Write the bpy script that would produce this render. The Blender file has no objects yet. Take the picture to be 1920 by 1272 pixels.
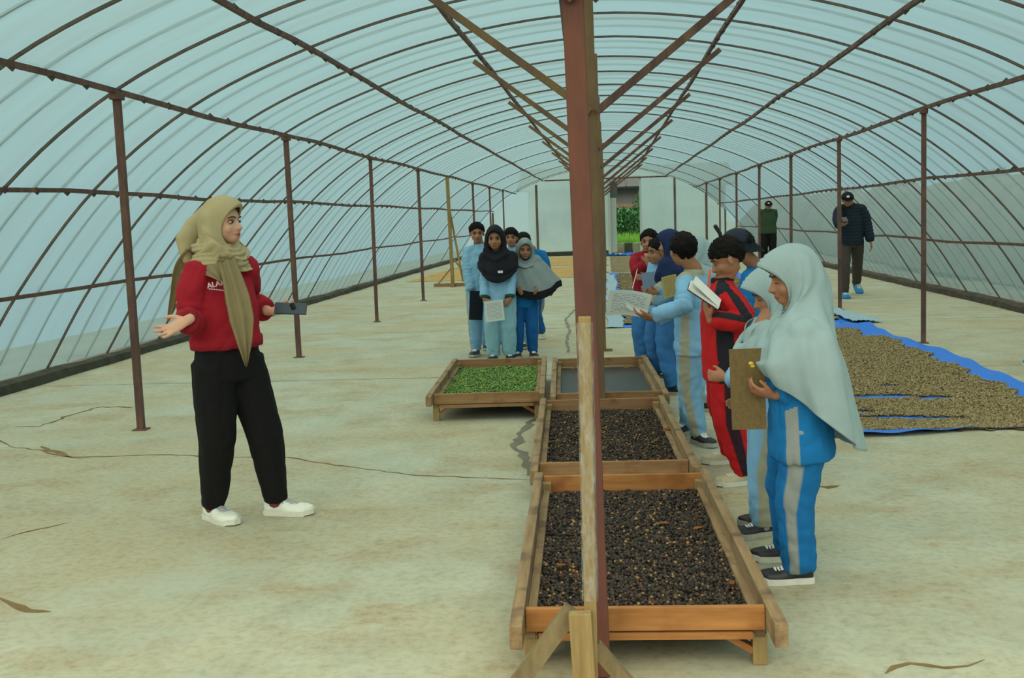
import bpy, bmesh, math, random
import numpy as np
from mathutils import Vector, Matrix
random.seed(7); rng = np.random.default_rng(7)
PI = math.pi
sc = bpy.context.scene
COL = sc.collection
# ---------------------------------------------------------------- camera
CAMZ = 1.42
CR = Vector((0.99555287, 0.08778572, -0.0341783))
CU = Vector((0.02408597, 0.11355363, 0.99323987))
CF = Vector((-0.09107335, 0.98964602, -0.11093423))
cam = bpy.data.cameras.new('camera'); cam_o = bpy.data.objects.new('camera', cam); COL.objects.link(cam_o)
cam.sensor_width = 36; cam.lens = 2000 / 1920 * 36; cam.clip_end = 400; cam.clip_start = .05
M4 = Matrix((CR, CU, -CF)).transposed().to_4x4(); M4.translation = (0, 0, CAMZ); cam_o.matrix_world = M4
cam.dof.use_dof = False
sc.camera = cam_o
# ---------------------------------------------------------------- world, exposure
sc.view_settings.view_transform = 'Standard'; sc.view_settings.look = 'None'
sc.view_settings.exposure = 0.0; sc.view_settings.gamma = 1; sc.view_settings.use_curve_mapping = False
w = bpy.data.worlds.new('overcast_sky'); sc.world = w; w.use_nodes = True
nt = w.node_tree; nt.nodes.clear()
wo = nt.nodes.new('ShaderNodeOutputWorld'); bg = nt.nodes.new('ShaderNodeBackground')
tc = nt.nodes.new('ShaderNodeTexCoord'); sx = nt.nodes.new('ShaderNodeSeparateXYZ')
rp = nt.nodes.new('ShaderNodeValToRGB')
ns = nt.nodes.new('ShaderNodeTexNoise'); ns.inputs['Scale'].default_value = 2.2; ns.inputs['Detail'].default_value = 3
ad = nt.nodes.new('ShaderNodeMath'); ad.operation = 'MULTIPLY_ADD'; ad.inputs[1].default_value = .45; 
nt.links.new(tc.outputs['Generated'], sx.inputs[0]); nt.links.new(tc.outputs['Generated'], ns.inputs['Vector'])
nt.links.new(ns.outputs['Fac'], ad.inputs[0]); nt.links.new(sx.outputs['Z'], ad.inputs[2])
nt.links.new(ad.outputs[0], rp.inputs[0])
e = rp.color_ramp.elements
e[0].position = .18; e[0].color = (.36, .54, .62, 1); e[1].position = 1.0; e[1].color = (.60, .79, .79, 1)
m_ = e.new(.5); m_.color = (.45, .65, .68, 1)
nt.links.new(rp.outputs[0], bg.inputs[0]); bg.inputs[1].default_value = 1.05
nt.links.new(bg.outputs[0], wo.inputs[0])
sun = bpy.data.lights.new('veiled_sun', 'SUN'); sun.energy = 6.0; sun.color = (1, .86, .62); sun.angle = 2.2
sun_o = bpy.data.objects.new('veiled_sun', sun); COL.objects.link(sun_o); sun_o.rotation_euler = (.25, -.2, 0)
sc.cycles.max_bounces = 8; sc.cycles.transparent_max_bounces = 24; sc.cycles.diffuse_bounces = 4
sc.cycles.transmission_bounces = 6

def at(px, py, Y):                       # a pixel of the photograph as a point at distance Y down the tunnel
    d = CF + CR * ((px - 960) / 2000) - CU * ((py - 636) / 2000)
    return Vector((0, 0, CAMZ)) + d * (Y / d.y)

# ---------------------------------------------------------------- object helpers
def tag(o, label=None, cat=None, group=None, kind=None):
    if label: o['label'] = label
    if cat: o['category'] = cat
    if group: o['group'] = group
    if kind: o['kind'] = kind
    return o
def empty(name, loc=(0, 0, 0), rz=0, **k):
    o = bpy.data.objects.new(name, None); COL.objects.link(o); o.location = loc; o.rotation_euler = (0, 0, rz)
    o.empty_display_size = .1
    return tag(o, **k)
def link(name, me, mats=(), parent=None, smooth=False, **k):
    o = bpy.data.objects.new(name, me); COL.objects.link(o)
    if parent: o.parent = parent
    for m in (mats if isinstance(mats, (list, tuple)) else [mats]):
        me.materials.append(m)
    if smooth: me.shade_smooth()
    return tag(o, **k)
def obj(name, bm, mats, parent=None, smooth=False, **k):
    me = bpy.data.meshes.new(name); bmesh.ops.recalc_face_normals(bm, faces=bm.faces); bm.to_mesh(me); bm.free()
    return link(name, me, mats, parent, smooth, **k)
def box(bm, c, s, M=None, mi=0, bev=0):
    r = bmesh.ops.create_cube(bm, size=1); vs = r['verts']
    T = Matrix.Translation(c) @ (M.to_4x4() if M else Matrix.Identity(4)) @ Matrix.Diagonal((*s, 1))
    bmesh.ops.transform(bm, matrix=T, verts=vs)
    fs = {f for v in vs for f in v.link_faces}
    for f in fs: f.material_index = mi
    if bev:
        es = list({e for v in vs for e in v.link_edges})
        bmesh.ops.bevel(bm, geom=es, offset=bev, segments=2, affect='EDGES', profile=.5)
    return vs
def bar(bm, a, b, wx, wz, up=(0, 0, 1), bev=0, mi=0):
    a, b = Vector(a), Vector(b); d = b - a; L = d.length; z = d.normalized(); u = Vector(up)
    if abs(z.dot(u)) > .98: u = Vector((0, 1, 0))
    x = u.cross(z).normalized(); y = z.cross(x)
    M = Matrix((x, y, z)).transposed()
    return box(bm, (a + b) / 2, (wx, wz, L), M, mi, bev)
def tube(bm, pts, radii, n=14, side=None, mi=0, cap=.8):
    pts = [Vector(p) for p in pts]; N = len(pts)
    rad = [(r, r) if not isinstance(r, (tuple, list)) else r for r in radii]
    tan = [(pts[min(i + 1, N - 1)] - pts[max(i - 1, 0)]).normalized() for i in range(N)]
    s = Vector(side) if side is not None else (Vector((1, 0, 0)) if abs(tan[0].x) < .9 else Vector((0, 1, 0)))
    rings = []
    for p, t, r in zip(pts, tan, rad):
        s = (s - t * s.dot(t)).normalized(); u = t.cross(s)
        rings.append([bm.verts.new(p + s * r[0] * math.cos(2 * PI * k / n) + u * r[1] * math.sin(2 * PI * k / n)) for k in range(n)])
    for A, B in zip(rings, rings[1:]):
        for k in range(n):
            bm.faces.new((A[k], A[(k + 1) % n], B[(k + 1) % n], B[k])).material_index = mi
    for ring, p, t, r, sg in ((rings[0], pts[0], tan[0], rad[0], -1), (rings[-1], pts[-1], tan[-1], rad[-1], 1)):
        m = min(r)
        prev = ring
        if cap:
            inner = [bm.verts.new(p + (v.co - p) * .72 + t * sg * m * cap * .62) for v in ring]
            for k in range(n):
                q = (prev[k], prev[(k + 1) % n], inner[(k + 1) % n], inner[k])
                bm.faces.new(q if sg > 0 else q[::-1]).material_index = mi
            prev = inner
        c = bm.verts.new(p + t * sg * m * cap)
        for k in range(n):
            q = (prev[k], prev[(k + 1) % n], c)
            bm.faces.new(q if sg > 0 else q[::-1]).material_index = mi
def ellip(bm, c, r, M=None, u=20, v=14, mi=0):
    q = bmesh.ops.create_uvsphere(bm, u_segments=u, v_segments=v, radius=1)
    T = Matrix.Translation(c) @ (M.to_4x4() if M else Matrix.Identity(4)) @ Matrix.Diagonal((*r, 1))
    bmesh.ops.transform(bm, matrix=T, verts=q['verts'])
    for f in {f for x in q['verts'] for f in x.link_faces}: f.material_index = mi

# ---------------------------------------------------------------- materials
def nodes(name):
    m = bpy.data.materials.new(name); m.use_nodes = True; t = m.node_tree
    return m, t, t.nodes['Principled BSDF'], t.nodes['Material Output']
def noise(t, scale, detail=3, vec=None, rough=.55):
    n = t.nodes.new('ShaderNodeTexNoise'); n.inputs['Scale'].default_value = scale; n.inputs['Detail'].default_value = detail
    n.inputs['Roughness'].default_value = rough
    if vec: t.links.new(vec, n.inputs['Vector'])
    return n.outputs['Fac']
def coords(t, scale=(1, 1, 1), kind='Object'):
    c = t.nodes.new('ShaderNodeTexCoord'); m = t.nodes.new('ShaderNodeMapping'); m.inputs['Scale'].default_value = scale
    t.links.new(c.outputs[kind], m.inputs['Vector']); return m.outputs[0]
def ramp(t, fac, stops):
    r = t.nodes.new('ShaderNodeValToRGB'); el = r.color_ramp.elements
    while len(el) < len(stops): el.new(.5)
    for x, (p, c) in zip(el, stops): x.position = p; x.color = (*c, 1) if len(c) == 3 else c
    t.links.new(fac, r.inputs[0]); return r.outputs[0]
def mix(t, fac, a, b, mode='MIX'):
    m = t.nodes.new('ShaderNodeMix'); m.data_type = 'RGBA'; m.blend_type = mode
    for s, v in ((m.inputs['Factor'], fac), (m.inputs['A'], a), (m.inputs['B'], b)):
        if hasattr(v, 'is_linked'): t.links.new(v, s)
        else: s.default_value = v if isinstance(v, float) else (*v, 1)
    return m.outputs['Result']
def bump(t, bs, h, strength=.3, dist=.01):
    b = t.nodes.new('ShaderNodeBump'); b.inputs['Strength'].default_value = strength; b.inputs['Distance'].default_value = dist
    t.links.new(h, b.inputs['Height']); t.links.new(b.outputs[0], bs.inputs['Normal'])
def S(r, g, b):                          # sRGB 0-255 -> linear
    f = lambda c: (c / 255 / 12.92) if c / 255 <= .04045 else ((c / 255 + .055) / 1.055) ** 2.4
    return (f(r), f(g), f(b))
def plain(name, c, rough=.7, var=.12, scale=30, metal=0):
    m, t, b, o = nodes(name)
    f = noise(t, scale, 3, coords(t))
    c2 = tuple(x * (1 - var) for x in c); c1 = tuple(min(1, x * (1 + var)) for x in c)
    t.links.new(ramp(t, f, [(.3, c2), (.7, c1)]), b.inputs['Base Color'])
    b.inputs['Roughness'].default_value = rough; b.inputs['Metallic'].default_value = metal
    return m
def cloth(name, a, bcol=None, c=None, bumpy=.25, sheen=0):   # colour a, colour bcol where the mesh attribute 'mask' is above 0, colour c where 'mask2' is
    m, t, b, o = nodes(name)
    v = coords(t)
    f = noise(t, 14, 3, v)
    col = mix(t, f, tuple(x * .86 for x in a), tuple(min(1, x * 1.12) for x in a))
    for an, cc in (('mask', bcol), ('mask2', c)):
        if cc is None: continue
        at_ = t.nodes.new('ShaderNodeAttribute'); at_.attribute_name = an
        mm = t.nodes.new('ShaderNodeMapRange'); mm.inputs['From Min'].default_value = -.02; mm.inputs['From Max'].default_value = .02
        t.links.new(at_.outputs['Fac'], mm.inputs['Value'])
        col = mix(t, mm.outputs[0], col, mix(t, f, tuple(x * .88 for x in cc), tuple(min(1, x * 1.1) for x in cc)))
    t.links.new(col, b.inputs['Base Color']); b.inputs['Roughness'].default_value = .85
    b.inputs['Specular IOR Level'].default_value = .25
    if sheen: b.inputs['Sheen Weight'].default_value = sheen
    bump(t, b, noise(t, 90, 3, v), bumpy, .004)
    return m
def wood(name, c1, c2, grain=(6, 60, 60), stain=None):
    m, t, b, o = nodes(name)
    v = coords(t, grain); f = noise(t, 1.0, 5, v, .65)
    col = ramp(t, f, [(.3, c1), (.7, c2)])
    if stain:
        s = noise(t, 5, 3, coords(t)); col = mix(t, ramp(t, s, [(.52, (0, 0, 0)), (.66, (1, 1, 1))]), col, stain)
    t.links.new(col, b.inputs['Base Color']); b.inputs['Roughness'].default_value = .8
    bump(t, b, f, .4, .003); return m
def rust(name, base, dark, bright, sc_=9, amt=.5):
    m, t, b, o = nodes(name)
    f = noise(t, sc_, 6, coords(t, (1, 1, .25)), .7)
    col = ramp(t, f, [(.3, dark), (.5, base), (amt + .18, bright)])
    t.links.new(col, b.inputs['Base Color']); b.inputs['Roughness'].default_value = .75
    bump(t, b, noise(t, 60, 4, coords(t)), .35, .002); return m

MAT = {}
MAT['rust'] = rust('rusty_steel', S(98, 70, 62), S(70, 54, 50), S(128, 92, 70))
MAT['rust_red'] = rust('rust_red_steel', S(104, 62, 50), S(84, 52, 46), S(132, 82, 54), 5, .62)
MAT['rust_yellow'] = rust('rust_yellow_steel', S(118, 92, 66), S(98, 76, 62), S(140, 116, 66), 6, .6)
MAT['hoop'] = rust('hoop_steel', S(92, 84, 78), S(70, 66, 64), S(116, 96, 82))
MAT['hoop_thin'] = plain('thin_hoop_rod', S(104, 116, 114), .6)
MAT['wood'] = wood('weathered_wood', S(122, 98, 66), S(160, 134, 98), (40, 3, 40), S(100, 78, 56))
MAT['wood_x'] = wood('weathered_board', S(130, 96, 62), S(164, 128, 88), (3, 40, 40), S(124, 74, 46))
MAT['wood_new'] = wood('fresh_board', S(150, 98, 48), S(182, 128, 70), (3, 40, 40), S(146, 92, 44))
MAT['wood_z'] = wood('upright_timber', S(128, 104, 62), S(162, 140, 92), (40, 40, 3))

def film_mat(name='plastic_film', tint=(.17, .28, .31), tint2=(.16, .23, .25), lo=.55, hi=.68):
    m, t, b, o = nodes(name); t.nodes.remove(b)
    v = coords(t, (1, 1, 1))
    vs = coords(t, (.35, 3.2, .35))
    streak = noise(t, 1.4, 5, vs, .6); blotch = noise(t, .35, 3, v)
    col = mix(t, ramp(t, streak, [(.42, (0, 0, 0)), (.75, (1, 1, 1))]), tint, tint2)
    tr = t.nodes.new('ShaderNodeBsdfTransparent'); tl = t.nodes.new('ShaderNodeBsdfTranslucent')
    di = t.nodes.new('ShaderNodeBsdfDiffuse'); gl = t.nodes.new('ShaderNodeBsdfGlossy'); gl.inputs['Roughness'].default_value = .32
    gl.inputs['Color'].default_value = (.8, .9, .9, 1)
    t.links.new(col, tl.inputs['Color']); di.inputs['Color'].default_value = (.30, .38, .38, 1)
    tr.inputs['Color'].default_value = (.88, .95, .95, 1)
    def mx(a, b_, f):
        x = t.nodes.new('ShaderNodeMixShader')
        if isinstance(f, float): x.inputs[0].default_value = f
        else: t.links.new(f, x.inputs[0])
        t.links.new(a, x.inputs[1]); t.links.new(b_, x.inputs[2]); return x.outputs[0]
    hz = t.nodes.new('ShaderNodeMapRange'); hz.inputs['From Min'].default_value = .3; hz.inputs['From Max'].default_value = .7
    hz.inputs['To Min'].default_value = lo; hz.inputs['To Max'].default_value = hi
    t.links.new(streak, hz.inputs['Value'])
    s1 = mx(tr.outputs[0], tl.outputs[0], hz.outputs[0])
    s2 = mx(s1, di.outputs[0], .12)
    s3 = mx(s2, gl.outputs[0], .06)
    t.links.new(s3, o.inputs[0]); return m
MAT['film'] = film_mat(); MAT['film_end'] = film_mat('end_wall_film', (.56, .74, .74), (.40, .52, .53), .80, .90)

# ================================================================ SETTING
Xc = -0.073; D = 4.0115; Y0 = 7.344; YE = 40.6; YB = 1.4
W = 3.323
prof = [(0, 3.27), (1.2, 3.15), (2.28, 2.87), (W, 2.43), (4.2, 1.79), (4.95, .94), (5.50, .10)]
# a smooth right half of the arch profile through these points
def catmull(P, n):
    out = []
    Q = [2 * P[0] - P[1]] + list(P) + [2 * P[-1] - P[-2]]
    for i in range(1, len(Q) - 2):
        for k in range(n):
            t = k / n; a, b, c, d = Q[i - 1:i + 3]
            out.append(.5 * ((2 * b) + (c - a) * t + (2 * a - 5 * b + 4 * c - d) * t * t + (3 * b - a - 3 * c + d) * t ** 3))
    out.append(P[-1]); return out
Pm = [Vector((x, 0, z)) for x, z in prof]
full = [Vector((-p.x, 0, p.z)) for p in reversed(Pm[1:])] + Pm
ARC = catmull(full, 6); NA = len(ARC)              # from the left kerb over the ridge to the right kerb
iL, iR = 6 * 3, 6 * 9                              # indices of the eaves purlins
def arc_norm(i):
    t = (ARC[min(i + 1, NA - 1)] - ARC[max(i - 1, 0)]).normalized(); return Vector((-t.z, 0, t.x))
# floor
def floor_mat():
    m, t, b, o = nodes('stained_concrete')
    v = coords(t, (1, 1, 1))
    n1 = noise(t, .55, 5, v, .6); n2 = noise(t, 3.0, 6, coords(t, (1, .8, 1)), .65); n3 = noise(t, 26, 5, v, .7)
    col = ramp(t, n2, [(.25, S(146, 148, 124)), (.5, S(178, 182, 158)), (.75, S(198, 202, 182))])
    st = ramp(t, n1, [(.42, (0, 0, 0)), (.60, (1, 1, 1))])
    n4 = noise(t, 1.7, 6, coords(t, (1, 1.3, 1)), .7)
    st2 = ramp(t, n4, [(.50, (0, 0, 0)), (.63, (1, 1, 1))])
    col = mix(t, mix(t, .7, (0, 0, 0), st), col, S(178, 160, 112))
    col = mix(t, mix(t, .75, (0, 0, 0), st2), col, S(160, 136, 88))
    col = mix(t, .35, col, ramp(t, n3, [(.3, S(120, 116, 96)), (.55, S(190, 192, 172))]))
    n5 = noise(t, .9, 4, coords(t, (1, 1, 1), 'Object'), .5)
    col = mix(t, mix(t, .5, (0, 0, 0), ramp(t, n5, [(.52, (0, 0, 0)), (.7, (1, 1, 1))])), col, S(176, 190, 178))
    col = mix(t, 1.0, col, (.93, .92, .91), 'MULTIPLY')
    t.links.new(col, b.inputs['Base Color'])
    b.inputs['Roughness'].default_value = .7
    bump(t, b, n3, .35, .004); return m
MAT['floor'] = floor_mat()
bm = bmesh.new(); bmesh.ops.create_grid(bm, x_segments=22, y_segments=84, size=.5)
for v in bm.verts: v.co = Vector((v.co.x * 11.2 + Xc, (v.co.y + .5) * (YE + .6 - YB) + YB, 0))
floor = obj('floor', bm, MAT['floor'], kind='structure', label='pale stained concrete floor of the tunnel greenhouse')
MAT['crack'] = plain('crack_dirt', S(120, 98, 58), .95, .3, 8); MAT['wet'] = plain('damp_crack', S(112, 108, 88), .6, .2, 6)
MAT['joint'] = plain('joint_dirt', S(138, 132, 106), .95, .2, 8)
def crack(name, pts, w, mat, jag=.03, h=.0015):
    bm = bmesh.new(); P = []
    for a, b in zip(pts, pts[1:]):
        n = max(2, int((Vector(b) - Vector(a)).length / .07))
        for k in range(n): P.append(Vector(a).lerp(Vector(b), k / n))
    P.append(Vector(pts[-1])); prev = None
    for i, p in enumerate(P):
        t = (P[min(i + 1, len(P) - 1)] - P[max(i - 1, 0)]).normalized(); nrm = Vector((-t.y, t.x, 0))
        ww = w * (.35 + random.random() * .9) * (.25 if i in (0, len(P) - 1) else 1)
        c = p + nrm * random.uniform(-jag, jag)
        a = bm.verts.new((c.x - nrm.x * ww, c.y - nrm.y * ww, h)); b = bm.verts.new((c.x + nrm.x * ww, c.y + nrm.y * ww, h))
        if prev: bm.faces.new((prev[0], prev[1], b, a))
        prev = (a, b)
    obj(name, bm, mat, floor)
def gz(px, py, z=0.0):
    d = CF + CR * ((px - 960) / 2000) - CU * ((py - 636) / 2000); t = (z - CAMZ) / d.z
    return Vector((0, 0, CAMZ)) + d * t
def G(*a): return [gz(x, y) for x, y in a]
crack('floor_crack', G((2, 825), (20, 838), (75, 845), (130, 858), (200, 856), (300, 853), (430, 858), (540, 858), (590, 868), (690, 880), (780, 893), (870, 895), (990, 900)), .009, MAT['crack'], .015)
crack('floor_crack', G((75, 838), (105, 848), (135, 859), (170, 858)), .02, MAT['crack'], .015)
crack('floor_crack', G((30, 800), (75, 800), (140, 776), (190, 763), (250, 765)), .018, MAT['crack'], .02)
crack('floor_crack', G((1000, 785), (982, 805), (965, 838), (978, 850), (988, 875), (992, 892)), .03, MAT['wet'], .02)
crack('floor_crack', G((1078, 580), (1060, 600), (1068, 620), (1062, 640), (1066, 662)), .022, MAT['wet'], .012)
crack('floor_crack', G((0, 1120), (25, 1133), (55, 1145), (98, 1146)), .02, MAT['crack'], .01)
crack('floor_crack', G((1530, 912), (1550, 914), (1575, 912)), .02, MAT['crack'], .01)
crack('floor_crack', G((1660, 1264), (1710, 1248), (1770, 1252), (1850, 1240)), .012, MAT['crack'], .02)
crack('floor_crack', G((0, 1012), (60, 996), (130, 980)), .008, MAT['crack'], .012)
for yy in (9.6, 13.75, 17.8, 21.9):
    crack('floor_joint', [(-5.4, yy, 0), (5.3, yy + .05, 0)], .007, MAT['joint'], .006)

# kerbs
MAT['kerb'] = plain('dark_kerb', S(62, 62, 50), .95, .35, 6)
MAT['kerb_r'] = plain('brown_kerb', S(70, 62, 52), .95, .35, 6)
for s, nm, mt in ((-1, 'baseboard_left', 'kerb'), (1, 'baseboard_right', 'kerb_r')):
    bm = bmesh.new(); n = 80; rows = []
    for k in range(n + 1):
        y = YB + (YE - YB) * k / n; j = random.uniform(-.02, .02); q = [(5.38, 0), (5.40, .07), (5.47, .10), (5.62, .09), (5.7, 0)]
        rows.append([bm.verts.new((Xc + s * (x + (j if i < 3 else 0)), y, z + (random.uniform(-.012, .02) if z else 0))) for i, (x, z) in enumerate(q)])
    for A, B in zip(rows, rows[1:]):
        for i in range(4): bm.faces.new((A[i], A[i + 1], B[i + 1], B[i]))
    obj(nm, bm, MAT[mt], kind='structure', label='dark earth-stained kerb along the foot of the ' + ('left' if s < 0 else 'right') + ' film wall')
# film covers
def cover(name, i0, i1, label):
    bm = bmesh.new(); ny = 88; rows = []
    for k in range(ny + 1):
        y = YB + (YE - YB) * k / ny; sag = .012 * math.sin(k * PI)  # sheet drawn over the hoops
        r = []
        for i in range(i0, i1 + 1):
            nn = arc_norm(i); p = ARC[i] + nn * (.022 + random.uniform(-.004, .004))
            r.append(bm.verts.new((p.x + Xc, y, p.z)))
        rows.append(r)
    for A, B in zip(rows, rows[1:]):
        for i in range(len(A) - 1): bm.faces.new((A[i], A[i + 1], B[i + 1], B[i]))
    return obj(name, bm, MAT['film'], kind='structure', smooth=True, label=label)
ceil = cover('ceiling', iL, iR, 'arched translucent plastic film roof over steel hoops')
cover('wall_left', 0, iL, 'curved translucent plastic film side wall on the left')
cover('wall_right', iR, NA - 1, 'curved translucent plastic film side wall on the right')
# hoops: every third is a dark steel one, the others thin rods outside the film
def hoop_mesh(r, off, n=4):
    bm = bmesh.new(); rings = []
    for i in range(NA):
        nn = arc_norm(i); c = ARC[i] + nn * off
        rings.append([bm.verts.new(c + nn * r * math.cos(2 * PI * (k + .5) / n) + Vector((0, 1, 0)) * r * math.sin(2 * PI * (k + .5) / n)) for k in range(n)])
    for A, B in zip(rings, rings[1:]):
        for k in range(n): bm.faces.new((A[k], A[(k + 1) % n], B[(k + 1) % n], B[k]))
    me = bpy.data.meshes.new('hoop'); bmesh.ops.recalc_face_normals(bm, faces=bm.faces); bm.to_mesh(me); bm.free(); return me
hm = hoop_mesh(.0135, 0); hm.materials.append(MAT['hoop']); ht = hoop_mesh(.009, .034); ht.materials.append(MAT['hoop_thin'])
k = -13
while True:
    y = Y0 + k * D / 9
    if y > YE - .1: break
    k += 1
    if y < YB + .05: continue
    o = bpy.data.objects.new('hoop', hm if (k - 1) % 9 == 0 or ((k - 1) % 3 == 0 and y < 20) else ht); COL.objects.link(o); o.parent = ceil; o.location = (Xc, y + random.uniform(-.03, .03), 0)
# purlins, slightly wavy as fitted
def purlin(x, z, r=.021, y1=YE):
    bm = bmesh.new(); pts = []; n = 46
    for i in range(n + 1):
        y = YB + (y1 - YB) * i / n; q = .012 * math.sin(i * .9 + x * 3) + random.uniform(-.006, .006)
        pts.append((Xc + x, y, z - .03 + q))
    tube(bm, pts, [r * 1.15] * len(pts), 4, side=(1, 0, 1), cap=.1)
    obj('purlin', bm, MAT['rust'], ceil)
for x, z in prof[1:-1]:
    for s in (-1, 1): purlin(s * x, z)
# wire ties along purlins
bm = bmesh.new()
for x, z in prof[1:5]:
    for s in (-1, 1):
        for q in range(70):
            y = Y0 + (q - 9) * D / 9
            if y < 2 or y > 38: continue
            box(bm, (Xc + s * x, y + random.uniform(-.02, .02), z - .03), (.043, .010, .043), Matrix.Rotation(.785, 3, 'Y'))
obj('wire_tie', bm, MAT['hoop'], ceil, kind='stuff')

# end wall with its frame
BK = 'wall_back'
bm = bmesh.new(); DX0, DX1, DZ = .10, 1.27, 2.86
xs = sorted(set([-5.5 + .25 * i for i in range(45)] + [DX0 - Xc, DX1 - Xc]))
def arcz(x):
    x = abs(x)
    for a, b in zip(ARC[NA // 2:], ARC[NA // 2 + 1:]):
        if a.x <= x <= b.x + 1e-6: return a.z + (b.z - a.z) * (x - a.x) / max(1e-6, b.x - a.x)
    return .1
for a, b in zip(xs, xs[1:]):
    mid = (a + b) / 2 + Xc; lo = DZ if DX0 < mid < DX1 else 0.16
    za, zb = arcz(a), arcz(b)
    if max(za, zb) <= lo + .02: continue
    v = [bm.verts.new((Xc + a, YE + random.uniform(-.008, .008), lo)), bm.verts.new((Xc + b, YE, lo)), bm.verts.new((Xc + b, YE, max(lo + .01, zb))), bm.verts.new((Xc + a, YE, max(lo + .01, za)))]
    bm.faces.new(v)
bmesh.ops.remove_doubles(bm, verts=bm.verts, dist=.004)
wb = obj('wall_back', bm, MAT['film_end'], kind='structure', label='plastic film end wall with an open doorway in the middle')
bm = bmesh.new(); box(bm, (Xc - 2.72, YE - .02, .08), (5.5, .12, .16)); box(bm, (Xc + 3.45, YE - .02, .08), (4.1, .12, .16)); obj('kerb', bm, MAT['kerb'], wb)
for x, zt, wd in ((-4.3, 1.7, .07), (-2.62, 2.7, .09), (-1.25, 3.1, .07), (2.55, 2.8, .08), (3.7, 2.2, .07), (4.4, 1.6, .06)):
    bm = bmesh.new(); bar(bm, (x, YE - .07, .1), (x, YE - .07, zt), wd, .06); obj('stud', bm, MAT['hoop'], wb)
bm = bmesh.new(); bar(bm, (-2.3, YE - .1, 2.84), (2.3, YE - .1, 2.84), .05, .05); obj('crossbar', bm, MAT['rust'], wb)
MAT['grey_frame'] = plain('pale_painted_timber', S(176, 186, 178), .7, .1)
MAT['dark_door'] = plain('dark_door_panel', S(82, 90, 90), .7, .2)
bm = bmesh.new(); bar(bm, (DX0, YE - .05, 0), (DX0, YE - .05, DZ), .09, .07); bar(bm, (DX1, YE - .05, 0), (DX1, YE - .05, DZ), .07, .07); bar(bm, (DX0, YE - .05, DZ), (DX1, YE - .05, DZ), .07, .07)
obj('door_frame', bm, MAT['grey_frame'], wb)
bm = bmesh.new(); box(bm, (.24, YE + .12, 1.1), (.26, .05, 2.05)); dr = obj('door_1', bm, MAT['grey_frame'], kind='structure', label='pale sliding door leaf pushed aside in the end wall')
bm = bmesh.new(); box(bm, (.27, YE + .12, 2.42), (.30, .05, .6)); obj('door_panel', bm, MAT['dark_door'], dr)

# posts of the side rows
def side_post(s, i, lab):
    y = Y0 + i * D; x = Xc + s * W
    t = empty('steel_post', (x, y, 0), random.uniform(-.2, .2), label=lab, cat='post', group='rusty side posts in the left row' if s < 0 else 'rusty side posts in the right row')
    lean = random.uniform(-.02, .02) if i > 0 else .0
    bm = bmesh.new(); bar(bm, (0, 0, .006), (lean, 0, 2.40), .048, .048, bev=.003); obj('pole', bm, MAT['rust'], t)
    bm = bmesh.new(); box(bm, (0, 0, .004), (.1, .1, .008)); obj('base_plate', bm, MAT['rust'], t)
    bm = bmesh.new(); box(bm, (lean, 0, 2.375), (.075, .1, .05), bev=.004); obj('bracket', bm, MAT['rust'], t)
    return t
ORD = ['first', 'second', 'third', 'fourth', 'fifth', 'sixth', 'seventh', 'eighth', 'ninth']
for i in range(8):
    if i == 4: continue
    side_post(-1, i, 'rusty square steel post, %s from the camera in the row along the left film wall' % ORD[i])
for i in range(1, 8):
    side_post(1, i, 'rusty square steel post, %s in view in the row along the right film wall' % ORD[i - 1])
# the propped timber post of the left row
t = empty('timber_post', (Xc - W, Y0 + 4 * D, 0), label='pale timber post on a cross foot with slanting props, far along the left film wall', cat='post')
bm = bmesh.new(); bar(bm, (-.03, 0, .06), (-.06, 0, 2.42), .07, .07); obj('pole', bm, MAT['wood_z'], t)
bm = bmesh.new(); bar(bm, (-.45, 0, .03), (.55, 0, .03), .06, .09); obj('foot_board', bm, MAT['wood_x'], t)
bm = bmesh.new(); bar(bm, (0, -.3, .03), (0, .3, .03), .08, .06); obj('foot_board', bm, MAT['wood_x'], t)
for a, b in (((-.36, 0, .06), (-.04, 0, .42)), ((.4, 0, .07), (0, 0, .62)), ((.2, .03, .1), (-.05, .03, 1.75))):
    bm = bmesh.new(); bar(bm, a, b, .045, .03); obj('prop', bm, MAT['wood_z'], t)

# centre posts with their V braces
for i, y in enumerate([3.19] + [Y0 + j * D for j in range(8)]):
    t = empty('centre_post', (Xc + (.0 if i else .02), y, 0), .12 if i else .3, label=[
        'thick red-rusted steel centre post standing in front of the nearest tray',
        'yellow-brown rusted centre post rising between the trays, with the widest pair of braces'][i] if i < 2 else
        'rusted centre post of the far row, %s behind the trays' % ORD[i - 2], cat='post', group='centre posts under the ridge')
    ztop = 3.1 if i else 3.2
    mt = MAT['rust_red'] if i == 0 else MAT['rust_yellow']
    wd = .062 if i == 0 else .07
    bm = bmesh.new(); bar(bm, (0, 0, .008), (-.045 if i == 0 else -.02, 0, ztop), wd, wd, bev=.004); obj('pole', bm, mt, t)
    if i:
        bm = bmesh.new(); box(bm, (0, 0, .005), (.2, .16, .01)) ; obj('base_plate', bm, MAT['rust'], t)
    t.rotation_euler = (0, 0, 0)
    bz = 2.12 if i else 2.05
    for s in (-1, 1):
        bm = bmesh.new(); bar(bm, (s * .02, -.04, bz), (s * 1.27, -.04, 3.08), .036, .05, bev=.003)
        obj('brace', bm, MAT['rust_yellow'] if (s < 0 and i) else MAT['rust'], t)
    if i == 0:
        bm = bmesh.new(); bar(bm, (-.035, .02, 1.75), (-.085, .02, 2.35), .02, .03); obj('side_rail', bm, MAT['hoop'], t)
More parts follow.
